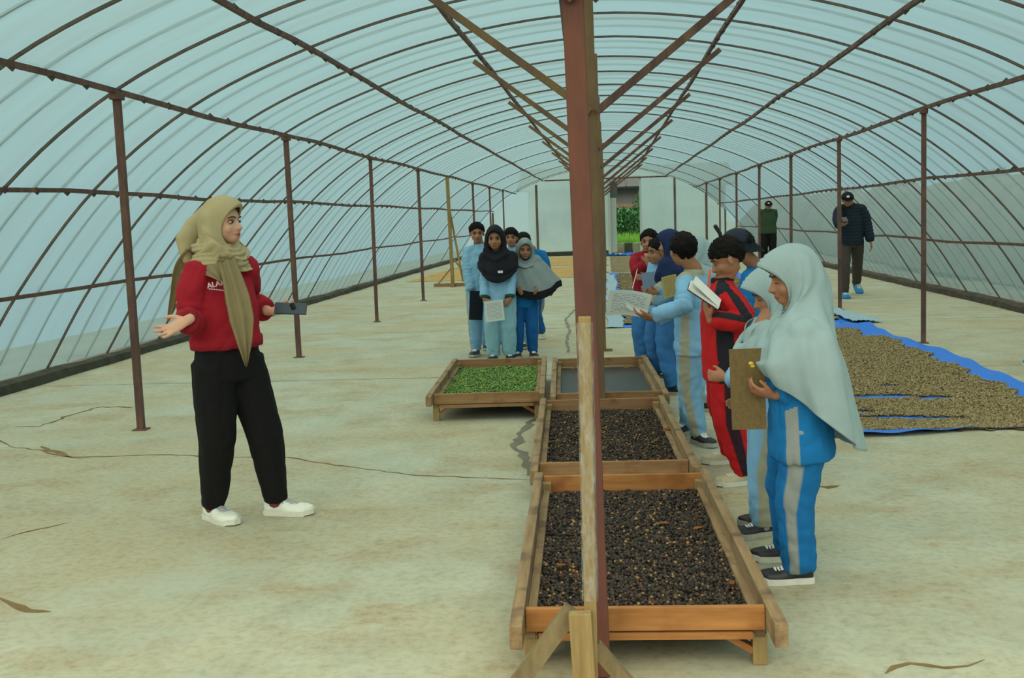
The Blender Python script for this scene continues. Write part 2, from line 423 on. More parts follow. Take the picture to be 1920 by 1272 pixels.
# an upper longitudinal ridge bar
# ---------------------------------------------------------------- outside
MAT['soil'] = plain('outside_soil', S(84, 84, 62), .95, .4, 1.5)
MAT['grass'] = plain('bright_grass', S(112, 168, 62), .9, .4, 3)
MAT['leaf_dark'] = plain('dark_leaves', S(38, 92, 46), .8, .5, 4)
MAT['bank'] = plain('earth_bank', S(74, 70, 58), .95, .5, 1)
bm = bmesh.new(); bmesh.ops.create_grid(bm, x_segments=60, y_segments=60, size=.5)
for v in bm.verts:
    x, y = (v.co.x + .5) * 110 - 8.0, v.co.y * 220 + 60
    v.co = Vector((x, y, -.08 + (.05 * math.sin(x * .7) * math.cos(y * .5))))
obj('ground', bm, MAT['soil'], kind='structure', label='earth and weeds around the greenhouse')
def bank(name, x, h, y0, y1, lab, mat, wd=3):
    bm = bmesh.new(); n = 60; rows = []
    for k in range(n + 1):
        y = y0 + (y1 - y0) * k / n
        rows.append([bm.verts.new((x + dx * wd + random.uniform(-.2, .2), y, max(-.1, h * hz * (1 + .07 * math.sin(k * .7 + dx)) + random.uniform(-.1, .1) * (hz > 0)))) for dx, hz in ((-.5, 0), (-.35, .6), (-.15, .95), (.1, 1), (.5, 0))])
    for A, B in zip(rows, rows[1:]):
        for i in range(4): bm.faces.new((A[i], A[i + 1], B[i + 1], B[i]))
    return obj(name, bm, mat, kind='structure', smooth=True, label=lab)
bank('hill', 8.6, 2.0, 8, 60, 'dim earth bank behind the right film wall', MAT['bank'])
# low block wall, grass, shrubs, farm building seen through the doorway
def leafy(name, c, r, n, mat, lab, cat, up=.0, blade=False):
    root = empty(name, c, label=lab, cat=cat)
    bm = bmesh.new()
    for _ in range(n):
        d = Vector(rng.normal(size=3)); d.normalize(); rr = random.random() ** .4
        p = Vector((d.x * r[0] * rr, d.y * r[1] * rr, r[2] * .55 + d.z * r[2] * .5 * rr))
        s = random.uniform(.05, .11) * (1 if not blade else 1.2); q = Matrix.Rotation(random.uniform(0, 6.28), 3, 'Z') @ Matrix.Rotation(random.uniform(-1, 1), 3, 'X')
        a = [q @ Vector(v) * s for v in ((-.5, 0, 0), (0, 0, -.3 if not blade else -.1), (.5, 0, 0), (0, .1, 1.3 if not blade else 3))]
        bm.faces.new([bm.verts.new(p + v) for v in a])
    obj('foliage', bm, mat, root, kind='stuff')
    bm = bmesh.new()
    for k in range(5): tube(bm, [(0, 0, -.1), (random.uniform(-.5, .5) * r[0], random.uniform(-.5, .5) * r[1], r[2] * .8)], [.03, .012], 5)
    obj('stem', bm, MAT['bank'], root); return root
leafy('leafy_shrub', (.75, 47.5, 0), (.9, .8, 1.75), 2600, MAT['leaf_dark'], 'dark green bushy shrub behind the grass, seen through the doorway', 'shrub')
leafy('leafy_shrub', (2.0, 49, 0), (.9, .8, 2.7), 2200, MAT['leaf_dark'], 'taller dark shrub partly cut off by the right side of the doorway', 'shrub')
bm = bmesh.new()
for _ in range(5200):
    x = random.uniform(-1.5, 4.5); y = random.uniform(42.2, 46.8); h = random.uniform(.3, .8); a = random.uniform(0, 6.28)
    dx, dy = math.cos(a) * .035, math.sin(a) * .035
    bm.faces.new([bm.verts.new(v) for v in ((x - dx, y - dy, -.05), (x + dx, y + dy, -.05), (x + dx * 3 + random.uniform(-.1, .1), y + dy, h))])
obj('tall_grass', bm, MAT['grass'], kind='stuff', label='bright green tall grass growing outside the doorway', cat='grass')
MAT['block'] = plain('grey_block', S(150, 150, 134), .9, .2, 5); MAT['block_d'] = plain('dark_block', S(70, 74, 66), .9, .2, 5)
t = empty('low_block_wall', (0.7, 41.9, 0), label='low wall of grey and dark blocks just outside the doorway', cat='wall')
for k in range(12):
    bm = bmesh.new(); box(bm, (-1.8 + k * .32, random.uniform(-.015, .015), .17), (.30, .14, .42), bev=.01); obj('block', bm, MAT['block'] if k % 3 else MAT['block_d'], t)
MAT['roof'] = plain('dark_tin_roof', S(38, 46, 48), .6, .15, 3); MAT['bwall'] = plain('grey_render', S(120, 122, 116), .9, .15, 1.5)
MAT['bdark'] = plain('painted_opening_shade', S(40, 46, 46), .9, .2, 2); MAT['beam'] = plain('brown_beam', S(120, 92, 76), .8, .2, 3)
t = empty('farm_building', (1.0, 55, 0), label='low grey farm building with a dark tin roof beyond the doorway shrubs', cat='building')
bm = bmesh.new(); box(bm, (0, 1.6, 1.4), (10, 3, 2.9)); obj('wall', bm, MAT['bwall'], t)
bm = bmesh.new(); vs = box(bm, (0, 1.3, 3.45), (11, 4.4, .1), Matrix.Rotation(.28, 3, 'X')); obj('roof', bm, MAT['roof'], t)
for k in range(9):
    bm = bmesh.new(); bar(bm, (-4.6 + k * 1.15, -.85, 2.9), (-4.6 + k * 1.15, 3.4, 4.15), .05, .06); obj('roof_rib', bm, MAT['roof'], t)
bm = bmesh.new(); box(bm, (0, -.5, 1.95), (9.4, .12, .16)); obj('beam', bm, MAT['beam'], t)
bm = bmesh.new(); box(bm, (0, .06, 1.45), (9, .1, .7)); obj('opening_shade_panel', bm, MAT['bdark'], t)  # solid dark panel on the wall; its colour stands in for an opening's shade

# ================================================================ DRYING TRAYS
def bead_mesh(name, pts, r, elong, mats, weights, root, zfun=None, tilt=.5):
    """one heap of beans: every bean an 8-sided spindle"""
    n = len(pts)
    base = np.array([(1, 0, 0), (0, 1, 0), (-1, 0, 0), (0, -1, 0), (0, 0, 1), (0, 0, -1)], float) * np.array([elong, 1, .85])
    F = np.array([(0, 1, 4), (1, 2, 4), (2, 3, 4), (3, 0, 4), (1, 0, 5), (2, 1, 5), (3, 2, 5), (0, 3, 5)])
    a = rng.uniform(0, 2 * PI, n); b = rng.uniform(-tilt, tilt, n); s = r * rng.uniform(.75, 1.2, n)
    ca, sa, cb, sb = np.cos(a), np.sin(a), np.cos(b), np.sin(b)
    V = base[None] * s[:, None, None]
    x = V[..., 0] * cb[:, None] + V[..., 2] * sb[:, None]; z = -V[..., 0] * sb[:, None] + V[..., 2] * cb[:, None]; y = V[..., 1]
    X = x * ca[:, None] - y * sa[:, None] + pts[:, 0:1]; Y = x * sa[:, None] + y * ca[:, None] + pts[:, 1:2]; Z = z + pts[:, 2:3]
    V = np.stack([X, Y, Z], -1).reshape(-1, 3)
    FF = (F[None] + (np.arange(n) * 6)[:, None, None]).reshape(-1, 3)
    me = bpy.data.meshes.new(name); me.vertices.add(len(V)); me.vertices.foreach_set('co', V.ravel())
    me.loops.add(FF.size); me.loops.foreach_set('vertex_index', FF.ravel().astype(np.int32))
    me.polygons.add(len(FF)); me.polygons.foreach_set('loop_start', np.arange(0, FF.size, 3, dtype=np.int32)); 
    mi = rng.choice(len(mats), n, p=weights); me.polygons.foreach_set('material_index', np.repeat(mi, 8).astype(np.int32))
    me.update(calc_edges=True); me.shade_smooth()
    return link(name, me, mats, root)
MAT['ch1'] = plain('dry_cherry_black', S(44, 38, 34), .8, .3, 60); MAT['ch2'] = plain('dry_cherry_brown', S(82, 62, 46), .8, .3, 60)
MAT['ch3'] = plain('dry_cherry_grey', S(66, 58, 52), .8, .2, 60); MAT['ch4'] = plain('dry_cherry_tan', S(150, 122, 70), .6, .2, 60); MAT['ch5'] = plain('dry_cherry_orange', S(170, 88, 40), .6, .2, 60)
MAT['gr1'] = plain('green_cherry', S(84, 128, 38), .45, .2, 60); MAT['gr2'] = plain('light_green_cherry', S(122, 160, 58), .45, .2, 60)
MAT['gr3'] = plain('deep_green_cherry', S(50, 84, 30), .5, .2, 60); MAT['gr4'] = plain('ripening_cherry', S(150, 112, 48), .5, .2, 60)
MAT['mesh_net'] = plain('dark_shade_net', S(62, 66, 58), .6, .2, 90)
MAT['leafdry'] = plain('dry_leaf', S(176, 112, 62), .8, .3, 30)
def net_mat():
    m, t, b, o = nodes('drying_net')
    v = coords(t); w1 = t.nodes.new('ShaderNodeTexWave'); w1.inputs['Scale'].default_value = 40; w1.inputs['Distortion'].default_value = 6; w1.inputs['Detail'].default_value = 4; t.links.new(v, w1.inputs['Vector'])
    f = noise(t, 3.5, 4, v)
    t.links.new(mix(t, w1.outputs['Fac'], mix(t, f, S(28, 30, 27), S(50, 52, 47)), S(74, 76, 72)), b.inputs['Base Color']); b.inputs['Roughness'].default_value = .38
    bump(t, b, w1.outputs['Fac'], .5, .003); return m
MAT['net'] = net_mat()
ZT = .205
def tray(loc, rz, Lx, Ly, label, fill, ext=.13, new=False, brace_side=(1, 1)):
    """loc: middle of the front crossbar on the floor; Lx outer width, Ly length of the frame"""
    r = empty('drying_tray', loc, rz, label=label, cat='tray', group='wooden drying trays')
    wy, wx = MAT['wood'], MAT['wood_new'] if new else MAT['wood_x']
    for s in (-1, 1):
        bm = bmesh.new(); x = s * (Lx / 2 - .02)
        vs = bar(bm, (x, -ext, ZT - .038), (x + random.uniform(-.008, .008), Ly + .05, ZT - .038), .04, .075, bev=.003); obj('side_rail', bm, wy, r)
        bm = bmesh.new(); x2 = s * (Lx / 2 - .055); bar(bm, (x2, 0, ZT - .085), (x2, Ly, ZT - .085), .03, .05, bev=.002); obj('side_board', bm, wy, r)
        for y in (.03, Ly - .04):
            bm = bmesh.new(); box(bm, (s * (Lx / 2 - .055), y, (ZT - .03) / 2), (.045, .05, ZT - .03), bev=.003); obj('leg', bm, MAT['wood_z'], r)
            yy = y + (-.045 if y < 1 else .045)
            bm = bmesh.new(); bar(bm, (s * (Lx / 2 - .075), y - .0, .045), (s * (Lx / 2 - .2), y - .0, ZT - .085), .02, .045, up=(0, 1, 0)); obj('corner_brace', bm, wx, r)
    for y in (0, Ly):
        bm = bmesh.new(); bar(bm, (-Lx / 2 + .042, y, ZT - .045), (Lx / 2 - .042, y, ZT - .045), .024, .075, up=(0, 0, 1), bev=.002)
        obj('end_board', bm, wx, r)
        bm = bmesh.new(); bar(bm, (-Lx / 2 + .08, y, ZT - .1), (Lx / 2 - .08, y, ZT - .1), .03, .022, up=(0, 0, 1)); obj('lower_rail', bm, wx, r)
    bm = bmesh.new(); bmesh.ops.create_grid(bm, x_segments=30, y_segments=50, size=.5)
    for v in bm.verts:
        x, y = v.co.x, v.co.y
        v.co = Vector((x * (Lx - .07), Ly * (y + .5), ZT - .095 - .012 * math.cos(x * PI) * math.sin((y + .5) * PI * 4) ** 2 + random.uniform(-.001, .001)))
    obj('net_bottom', bm, MAT['net'], r, smooth=True)
    n, mats, wts, rad, lab, nm = fill
    if n:
        gx, gy = Lx - .1, Ly - .05
        for (name, mt, wt, rr, el, num, zz, lb) in fill[6] if len(fill) > 6 else ():
            pass
        P = np.empty((n, 3)); P[:, 0] = rng.uniform(-gx / 2, gx / 2, n); P[:, 1] = rng.uniform(.03, gy, n)
        bumpz = .006 * np.sin(P[:, 0] * 17 + 1) * np.sin(P[:, 1] * 11) + .004 * np.sin(P[:, 0] * 43) * np.sin(P[:, 1] * 37 + 2)
        P[:, 2] = ZT - .085 + rng.uniform(0, .014, n) + bumpz
        t = empty(nm, loc, rz, label=lab, cat='coffee cherries', kind='stuff')
        o = bead_mesh('cherries', P, rad, 1.25, [MAT[q] for q in mats], wts, t); o['kind'] = 'stuff'
        return r, t
    return r, None
DK = ['ch1', 'ch2', 'ch3', 'ch4', 'ch5']
tr1 = tray((.088, 3.26, 0), .025, .83, 1.74, 'nearest drying tray, full of black-brown coffee cherries, with orange-toned end boards',
     (11500, DK, [.55, .2, .19, .055, .005], .0078, 'heap of dark dried coffee cherries in the nearest tray', 'coffee_cherries'), ext=.17, new=True)
tr2 = tray((.005, 5.28, 0), .035, .83, 1.86, 'middle drying tray full of finer brown-black coffee cherries, behind the nearest one',
     (13000, DK, [.53, .3, .11, .055, .005], .0072, 'fine brown-black coffee cherries in the middle tray', 'coffee_cherries'), ext=.19)
tr4 = tray((-.015, 7.42, 0), .04, .82, 1.86, 'empty-looking drying tray with bare dark net, beside the tray of green cherries',
     (0, 0, 0, 0, 0, 0), ext=.16)
tr3 = tray((-.89, 7.50, 0), .05, .84, 1.86, 'drying tray of bright green coffee cherries, leftmost of the four trays',
     (10500, ['gr1', 'gr2', 'gr3', 'gr4'], [.42, .24, .3, .04], .0085, 'bright green coffee cherries spread in the left tray', 'green_coffee_cherries'), ext=.14)
# a few dry leaves on the cherries
LEAF = ['large orange dry leaf on the left of the nearest tray', 'dry leaf in the middle of the nearest tray', 'orange dry leaf by the right rail of the nearest tray', 'small dry leaf near the far right of the nearest tray', 'pale orange dry leaf in the near left corner of the middle tray', 'dry leaf at the near edge of the middle tray', 'crumpled yellow dry leaf at the far right of the middle tray', 'pale curled leaf left of the wrapped upright in the middle tray']
for li, (x, y, s) in enumerate(((-.19, 3.82, .035), (.21, 4.35, .03), (.40, 3.62, .03), (.34, 4.28, .025), (-.33, 5.42, .04), (.24, 5.6, .03), (.33, 6.3, .045), (-.1, 5.72, .03))):
    bm = bmesh.new(); a = random.uniform(0, 6)
    pts = [(-1, 0, 0), (-.3, .45, .25), (.5, .3, .1), (1, 0, .3), (.4, -.4, .2), (-.4, -.35, .05)]
    vs = [bm.verts.new(Matrix.Rotation(a, 3, 'Z') @ Vector(p) * s + Vector((x, y, ZT - .06))) for p in pts]; bm.faces.new(vs)
    r_ = bmesh.ops.solidify(bm, geom=bm.faces[:], thickness=.0015)
    tag(obj('dry_leaf', bm, MAT['leafdry']), label=LEAF[li], cat='leaf', group='dry leaves on the coffee cherries')

# plastic-wrapped wooden stand in front
t = empty('wooden_stand', (-.085, 2.97, 0), label='plastic-wrapped slim wooden upright on a braced foot, in front of the nearest tray', cat='stand')
bm = bmesh.new(); bar(bm, (.01, 0, .06), (-.005 + .022, .0, 1.145), .036, .036, bev=.003); obj('upright', bm, MAT['wood_z'], t)
bm = bmesh.new(); bar(bm, (-.006, -.04, 0), (-.018, -.04, .305), .064, .035, bev=.003); obj('front_block', bm, MAT['wood_z'], t)
MAT['wood_d'] = wood('diagonal_timber', S(104, 90, 62), S(140, 124, 88), (20, 20, 8))
bm = bmesh.new(); bar(bm, (-.04, .0, .30), (-.26, .0, .0), .05, .035, up=(0, 1, 0)); obj('brace', bm, MAT['wood_d'], t)
bm = bmesh.new(); bar(bm, (.02, .0, .19), (.16, .0, .02), .04, .03, up=(0, 1, 0)); obj('brace', bm, MAT['wood_d'], t)
bm = bmesh.new(); bar(bm, (-.3, 0.03, .02), (.28, 0.03, .02), .04, .05); obj('foot_board', bm, MAT['wood_x'], t)
def wrap_mat():
    m, t, b, o = nodes('clear_wrap'); v = coords(t, (30, 30, 9))
    f = noise(t, 1.6, 6, v, .7); b.inputs['Base Color'].default_value = (*S(205, 212, 205), 1); b.inputs['Roughness'].default_value = .18
    t.links.new(ramp(t, f, [(.42, (.04,) * 3), (.70, (.5,) * 3)]), b.inputs['Alpha']); bump(t, b, f, .9, .01); return m
MAT['wrap'] = wrap_mat()
bm = bmesh.new(); n = 60; rings = []
for k in range(n + 1):
    z = .33 + .80 * k / n; c = Vector((.01 + .007 * z / 1.1, 0, z)); q = []
    for j in range(16):
        a = 2 * PI * j / 16; r_ = .0215 / max(abs(math.cos(a)), abs(math.sin(a))) ** .8 + random.uniform(0, .003)
        q.append(bm.verts.new(c + Vector((math.cos(a) * r_, math.sin(a) * r_, 0))))
    rings.append(q)
for A, B in zip(rings, rings[1:]):
    for j in range(16): bm.faces.new((A[j], A[(j + 1) % 16], B[(j + 1) % 16], B[j]))
obj('plastic_wrap', bm, MAT['wrap'], t, smooth=True)

# ================================================================ TARPS AND SPREAD BEANS
MAT['tarp'] = cloth('blue_tarpaulin', S(38, 118, 226), bumpy=.1)
MAT['tarp'].node_tree.nodes['Principled BSDF'].inputs['Roughness'].default_value = .45
MAT['tarp_pale'] = cloth('pale_blue_tarpaulin', S(150, 176, 190), bumpy=.1)
def sheet(name, outline, lab, mat, z=.004, amp=.014, group=None, n=40):
    """four-cornered sheet with rumpled edges; outline: functions x0(y), x1(y), y0, y1"""
    x0, x1, ya, yb = outline; bm = bmesh.new(); rows = []
    nx, ny = n, int(n * 2.2)
    for j in range(ny + 1):
        v = j / ny; r = []
        for i in range(nx + 1):
            u = i / nx; y = ya(u) + (yb(u) - ya(u)) * v; x = x0(v) + (x1(v) - x0(v)) * u
            e = min(u, 1 - u, v * 2.4, (1 - v) * 2.4)
            rum = amp * max(0, 1 - e * 9) * (1 + math.sin(v * 47 + u * 5) * .8 + math.sin(u * 39 + v * 7) * .5)
            r.append(bm.verts.new((x, y, z + max(0, rum))))
        rows.append(r)
    for A, B in zip(rows, rows[1:]):
        for i in range(nx): bm.faces.new((A[i], A[i + 1], B[i + 1], B[i]))
    bmesh.ops.recalc_face_normals(bm, faces=bm.faces)
    if sum(f.normal.z for f in bm.faces) < 0: bmesh.ops.reverse_faces(bm, faces=bm.faces)
    return obj(name, bm, mat, smooth=True, label=lab, cat='tarpaulin', group=group)
wob = lambda a, f, p: (lambda v: a * math.sin(v * f + p))
s1 = sheet('tarpaulin', (lambda v: 1.15 + .02 * math.sin(v * 9), lambda v: 3.24 - .05 * v + .04 * math.sin(v * 13 + .5) + .05 * math.sin(v * 5), lambda u: 6.62 + .36 * u + .02 * math.sin(u * 15), lambda u: 13.3),
      'bright blue tarpaulin under the parchment beans, right of the pupils', MAT['tarp'])
s2 = sheet('tarpaulin', (lambda v: .02 + .03 * math.sin(v * 20), lambda v: 3.25 - .2 * v, lambda u: 13.62, lambda u: 27), 'blue tarpaulin with a pale rumpled rim under the farther beige beans', MAT['tarp'], z=.003, amp=.002)
s3 = sheet('tarpaulin', (lambda v: 3.0 - .1 * v, lambda v: 3.36 - .3 * v, lambda u: 13.45, lambda u: 17.4), 'pale grey tarpaulin strip folded up beside the second right-hand post', MAT['tarp_pale'], z=.022, amp=.012, n=20)
s4 = sheet('tarpaulin', (lambda v: -.25, lambda v: 1.0, lambda u: 38.6, lambda u: 39.6), 'small rumpled blue tarpaulin at the foot of the doorway', MAT['tarp'], amp=.05, n=14)
s5 = sheet('tarpaulin', (lambda v: -.06 + .05 * math.sin(v * 25), lambda v: .17 + .03 * math.sin(v * 19), lambda u: 13.6, lambda u: 26), 'pale dusty tarpaulin edge left of the farther beige beans', MAT['tarp_pale'], z=.012, amp=.004, n=16)
MAT['pa1'] = plain('parchment_bean', S(136, 118, 76), .6, .2, 50); MAT['pa2'] = plain('pale_parchment_bean', S(162, 146, 102), .6, .2, 50); MAT['pa3'] = plain('brown_parchment_bean', S(98, 82, 52), .7, .2, 50)
def bean_field(name, x0, x1, y0, y1, n, r, lab, mats, wts, holes=(), ground_mat=None, z=.012, edge=.05):
    root = empty(name, (0, 0, 0), label=lab, cat='coffee beans', kind='stuff')
    if ground_mat:
        bm = bmesh.new(); nx, ny = 70, 260; V = []
        hs = [(.5 + .5 * math.sin(i * 1.7)) for i in range(400)]
        for j in range(ny + 1):
            y = y0 + (y1 - y0) * j / ny; row = []
            for i in range(nx + 1):
                ex = edge * math.sin(y * 6.1) * .6 + edge * math.sin(y * 17) * .4
                a, b = x0(y) + ex, x1(y) + ex * 1.4
                row.append(bm.verts.new((a + (b - a) * i / nx, y + edge * math.sin(i * .8) * (1 if j in (0, ny) else 0), z + random.uniform(0, .003))))
            V.append(row)
        for A, B in zip(V, V[1:]):
            for i in range(nx):
                c = (A[i].co + B[i + 1].co) / 2
                if any(abs((c.x - hx) / hw) ** 2 + abs((c.y - hy) / hh) ** 2 < 1 for hx, hy, hw, hh in holes): continue
                bm.faces.new((A[i], A[i + 1], B[i + 1], B[i]))
        bmesh.ops.recalc_face_normals(bm, faces=bm.faces)
        if sum(f.normal.z for f in bm.faces) < 0: bmesh.ops.reverse_faces(bm, faces=bm.faces)
        obj('bean_bed', bm, ground_mat, root, kind='stuff')
    if n:
        # denser towards the near end, where single beans can be told apart
        u = rng.random(n) ** 1.5; Y = y0 + (y1 - y0) * u
        ex = edge * np.sin(Y * 6.1) * .6 + edge * np.sin(Y * 17) * .4
        A = np.array([x0(y) for y in Y]) + ex; B = np.array([x1(y) for y in Y]) + ex * 1.4
        X = A + (B - A) * rng.random(n)
        ok = np.ones(n, bool)
        for hx, hy, hw, hh in holes: ok &= (((X - hx) / hw) ** 2 + ((Y - hy) / hh) ** 2) > rng.uniform(.7, 1.3, n)
        P = np.stack([X, Y, z + .008 + rng.uniform(-.001, .006, n)], -1)[ok]
        o = bead_mesh('beans', P, r, 1.5, [MAT[m] for m in mats], wts, root); o['kind'] = 'stuff'
    return root
def bed_mat(name, c1, c2, c3, sc_=38):
    m, t, b, o = nodes(name); v = coords(t)
    vo = t.nodes.new('ShaderNodeTexVoronoi'); vo.inputs['Scale'].default_value = sc_; t.links.new(v, vo.inputs['Vector'])
    sep = t.nodes.new('ShaderNodeSeparateColor'); t.links.new(vo.outputs['Color'], sep.inputs[0])
    col = ramp(t, sep.outputs[0], [(.1, c1), (.5, c2), (.9, c3)])
    big = noise(t, .8, 4, v); col = mix(t, mix(t, .4, (0, 0, 0), ramp(t, big, [(.4, (0, 0, 0)), (.7, (1, 1, 1))])), col, c1)
    t.links.new(col, b.inputs['Base Color']); b.inputs['Roughness'].default_value = .75; bump(t, b, vo.outputs['Distance'], .8, .01); return m
MAT['bed_p'] = bed_mat('parchment_bed', S(94, 80, 50), S(128, 110, 72), S(152, 134, 92))
MAT['bed_m'] = bed_mat('mustard_bed', S(156, 122, 62), S(186, 148, 78), S(206, 170, 98), 26)
holes = [(2.02, 8.1, .26, .09), (2.36, 8.0, .14, .08), (1.88, 7.28, .22, .06), (2.15, 7.22, .25, .055), (1.75, 7.5, .10, .05), (2.2, 8.6, .1, .05)]
bean_field('parchment_coffee_beans', lambda y: 1.3, lambda y: 3.02 - (.18 if y > 12 else 0) + (.0 if y > 7.6 else -.0), 6.86, 12.9, 62000, .0078,
           'parchment coffee beans spread on the bright blue tarpaulin beside the pupils', ['pa1', 'pa2', 'pa3'], [.48, .3, .22], holes, MAT['bed_p'], z=.006)
bean_field('parchment_coffee_beans', lambda y: .22, lambda y: 3.0 - .02 * (y - 13), 13.95, 26.5, 26000, .009,
           'farther field of beige coffee beans behind the pupils, right of the centre posts', ['pa1', 'pa2', 'pa3'], [.48, .34, .18], (), MAT['bed_p'], z=.018)
bean_field('parchment_coffee_beans', lambda y: .1, lambda y: 3.0, 27.3, 38.4, 0, .01, 'farthest field of beige coffee beans in front of the doorway', ['pa1'], [1], (), MAT['bed_p'], z=.005)
bean_field('mustard_coffee_beans', lambda y: -4.9 + .03 * (y - 25), lambda y: -.35, 25.6, 31.4, 0, .01, 'mustard yellow coffee beans spread at the far left, nearer patch', ['pa1'], [1], (), MAT['bed_m'], z=.005)
bean_field('mustard_coffee_beans', lambda y: -4.7, lambda y: -.35, 32.1, 39.0, 0, .01, 'mustard yellow coffee beans spread at the far left, patch nearest the end wall', ['pa1'], [1], (), MAT['bed_m'], z=.005)
# ================================================================ PEOPLE
def voxel(bm, size, smooth=3, fac=.5):
    me = bpy.data.meshes.new('tmp'); bmesh.ops.recalc_face_normals(bm, faces=bm.faces); bm.to_mesh(me); bm.free()
    o = bpy.data.objects.new('tmp', me); COL.objects.link(o)
    m = o.modifiers.new('r', 'REMESH'); m.mode = 'VOXEL'; m.voxel_size = size; m.use_smooth_shade = True
    if smooth:
        s = o.modifiers.new('s', 'SMOOTH'); s.factor = fac; s.iterations = smooth
    dg = bpy.context.evaluated_depsgraph_get(); dg.update()
    r = bpy.data.meshes.new_from_object(o.evaluated_get(dg)); bpy.data.objects.remove(o); bpy.data.meshes.remove(me)
    return r
def get(me):
    n = len(me.vertices); a = np.empty(n * 3); me.vertices.foreach_get('co', a)
    b = np.empty(n * 3); me.vertices.foreach_get('normal', b); return a.reshape(-1, 3), b.reshape(-1, 3)
def put(me, P): me.vertices.foreach_set('co', P.ravel()); me.update()
def attr(me, name, v):
    a = me.attributes.new(name, 'FLOAT', 'POINT'); a.data.foreach_set('value', np.ascontiguousarray(v, dtype=np.float32))
def wnoise(P, f, seed, aniso=(1, 1, 1)):
    r = np.random.default_rng(seed); out = np.zeros(len(P)); Q = P * np.array(aniso)
    warp = .5 * np.sin(Q @ r.normal(size=(3, 3)) * f * .5 + r.uniform(0, 6, 3))
    for k in range(5):
        d = r.normal(size=3); d /= np.linalg.norm(d)
        out += np.sin((Q @ d) * f * r.uniform(.7, 1.6) + r.uniform(0, 6) + warp[:, k % 3] * 1.6)
    return out / 5
def ik(a, t, l1, l2, pole):
    a, t = Vector(a), Vector(t); d = t - a; L = d.length
    if L > (l1 + l2) * .995: t = a + d * ((l1 + l2) * .995 / L); d = t - a; L = d.length
    x = (l1 * l1 - l2 * l2 + L * L) / (2 * L); h = math.sqrt(max(0, l1 * l1 - x * x)); n = d.normalized()
    p = Vector(pole); p = (p - n * p.dot(n)).normalized(); return a + n * x + p * h, t
def rot(axis, a): return Matrix.Rotation(a, 3, axis)
def hand(bm, wrist, d, pn, L, side, curl=.35, spread=.18, thumb=.6):
    """palm, four unequal bent fingers and a side thumb; d = direction of the hand, pn = palm normal"""
    d = Vector(d).normalized(); pn = Vector(pn); pn = (pn - d * pn.dot(d)).normalized(); s = d.cross(pn) * side  # s = thumb side
    w = Vector(wrist)
    tube(bm, [w - d * L * .12, w, w + d * L * .2, w + d * L * .42, w + d * L * .5], [(.15 * L, .115 * L), (.155 * L, .11 * L), (.2 * L, .1 * L), (.225 * L, .088 * L), (.2 * L, .075 * L)], 12, side=s)
    for k, (off, ln) in enumerate(((.155, .44), (.055, .49), (-.05, .45), (-.145, .36))):
        fd = (d + s * (off / .15) * spread).normalized(); p = w + d * L * .47 + s * off * L; pts = [p - fd * L * .06, p]; rr = [.056 * L, .058 * L]
        ax = fd.cross(pn).normalized(); cd = fd
        for j, (q, cc) in enumerate(((.44, .6), (.32, 1.0), (.24, .8))):
            cd = Matrix.Rotation(curl * cc, 3, ax) @ cd; p = p + cd * ln * q * L; pts.append(p); rr.append((.053, .049, .04)[j] * L)
        tube(bm, pts, rr, 8)
    td = (d * .62 + s * .85 * thumb + pn * .25).normalized(); p = w + d * L * .12 + s * L * .13
    pts = [p, p + td * L * .17, p + td * L * .30 + d * L * .02, p + td * L * .36 + d * L * .12 + pn * L * curl * .08]
    tube(bm, pts, [.085 * L, .078 * L, .062 * L, .048 * L], 8)
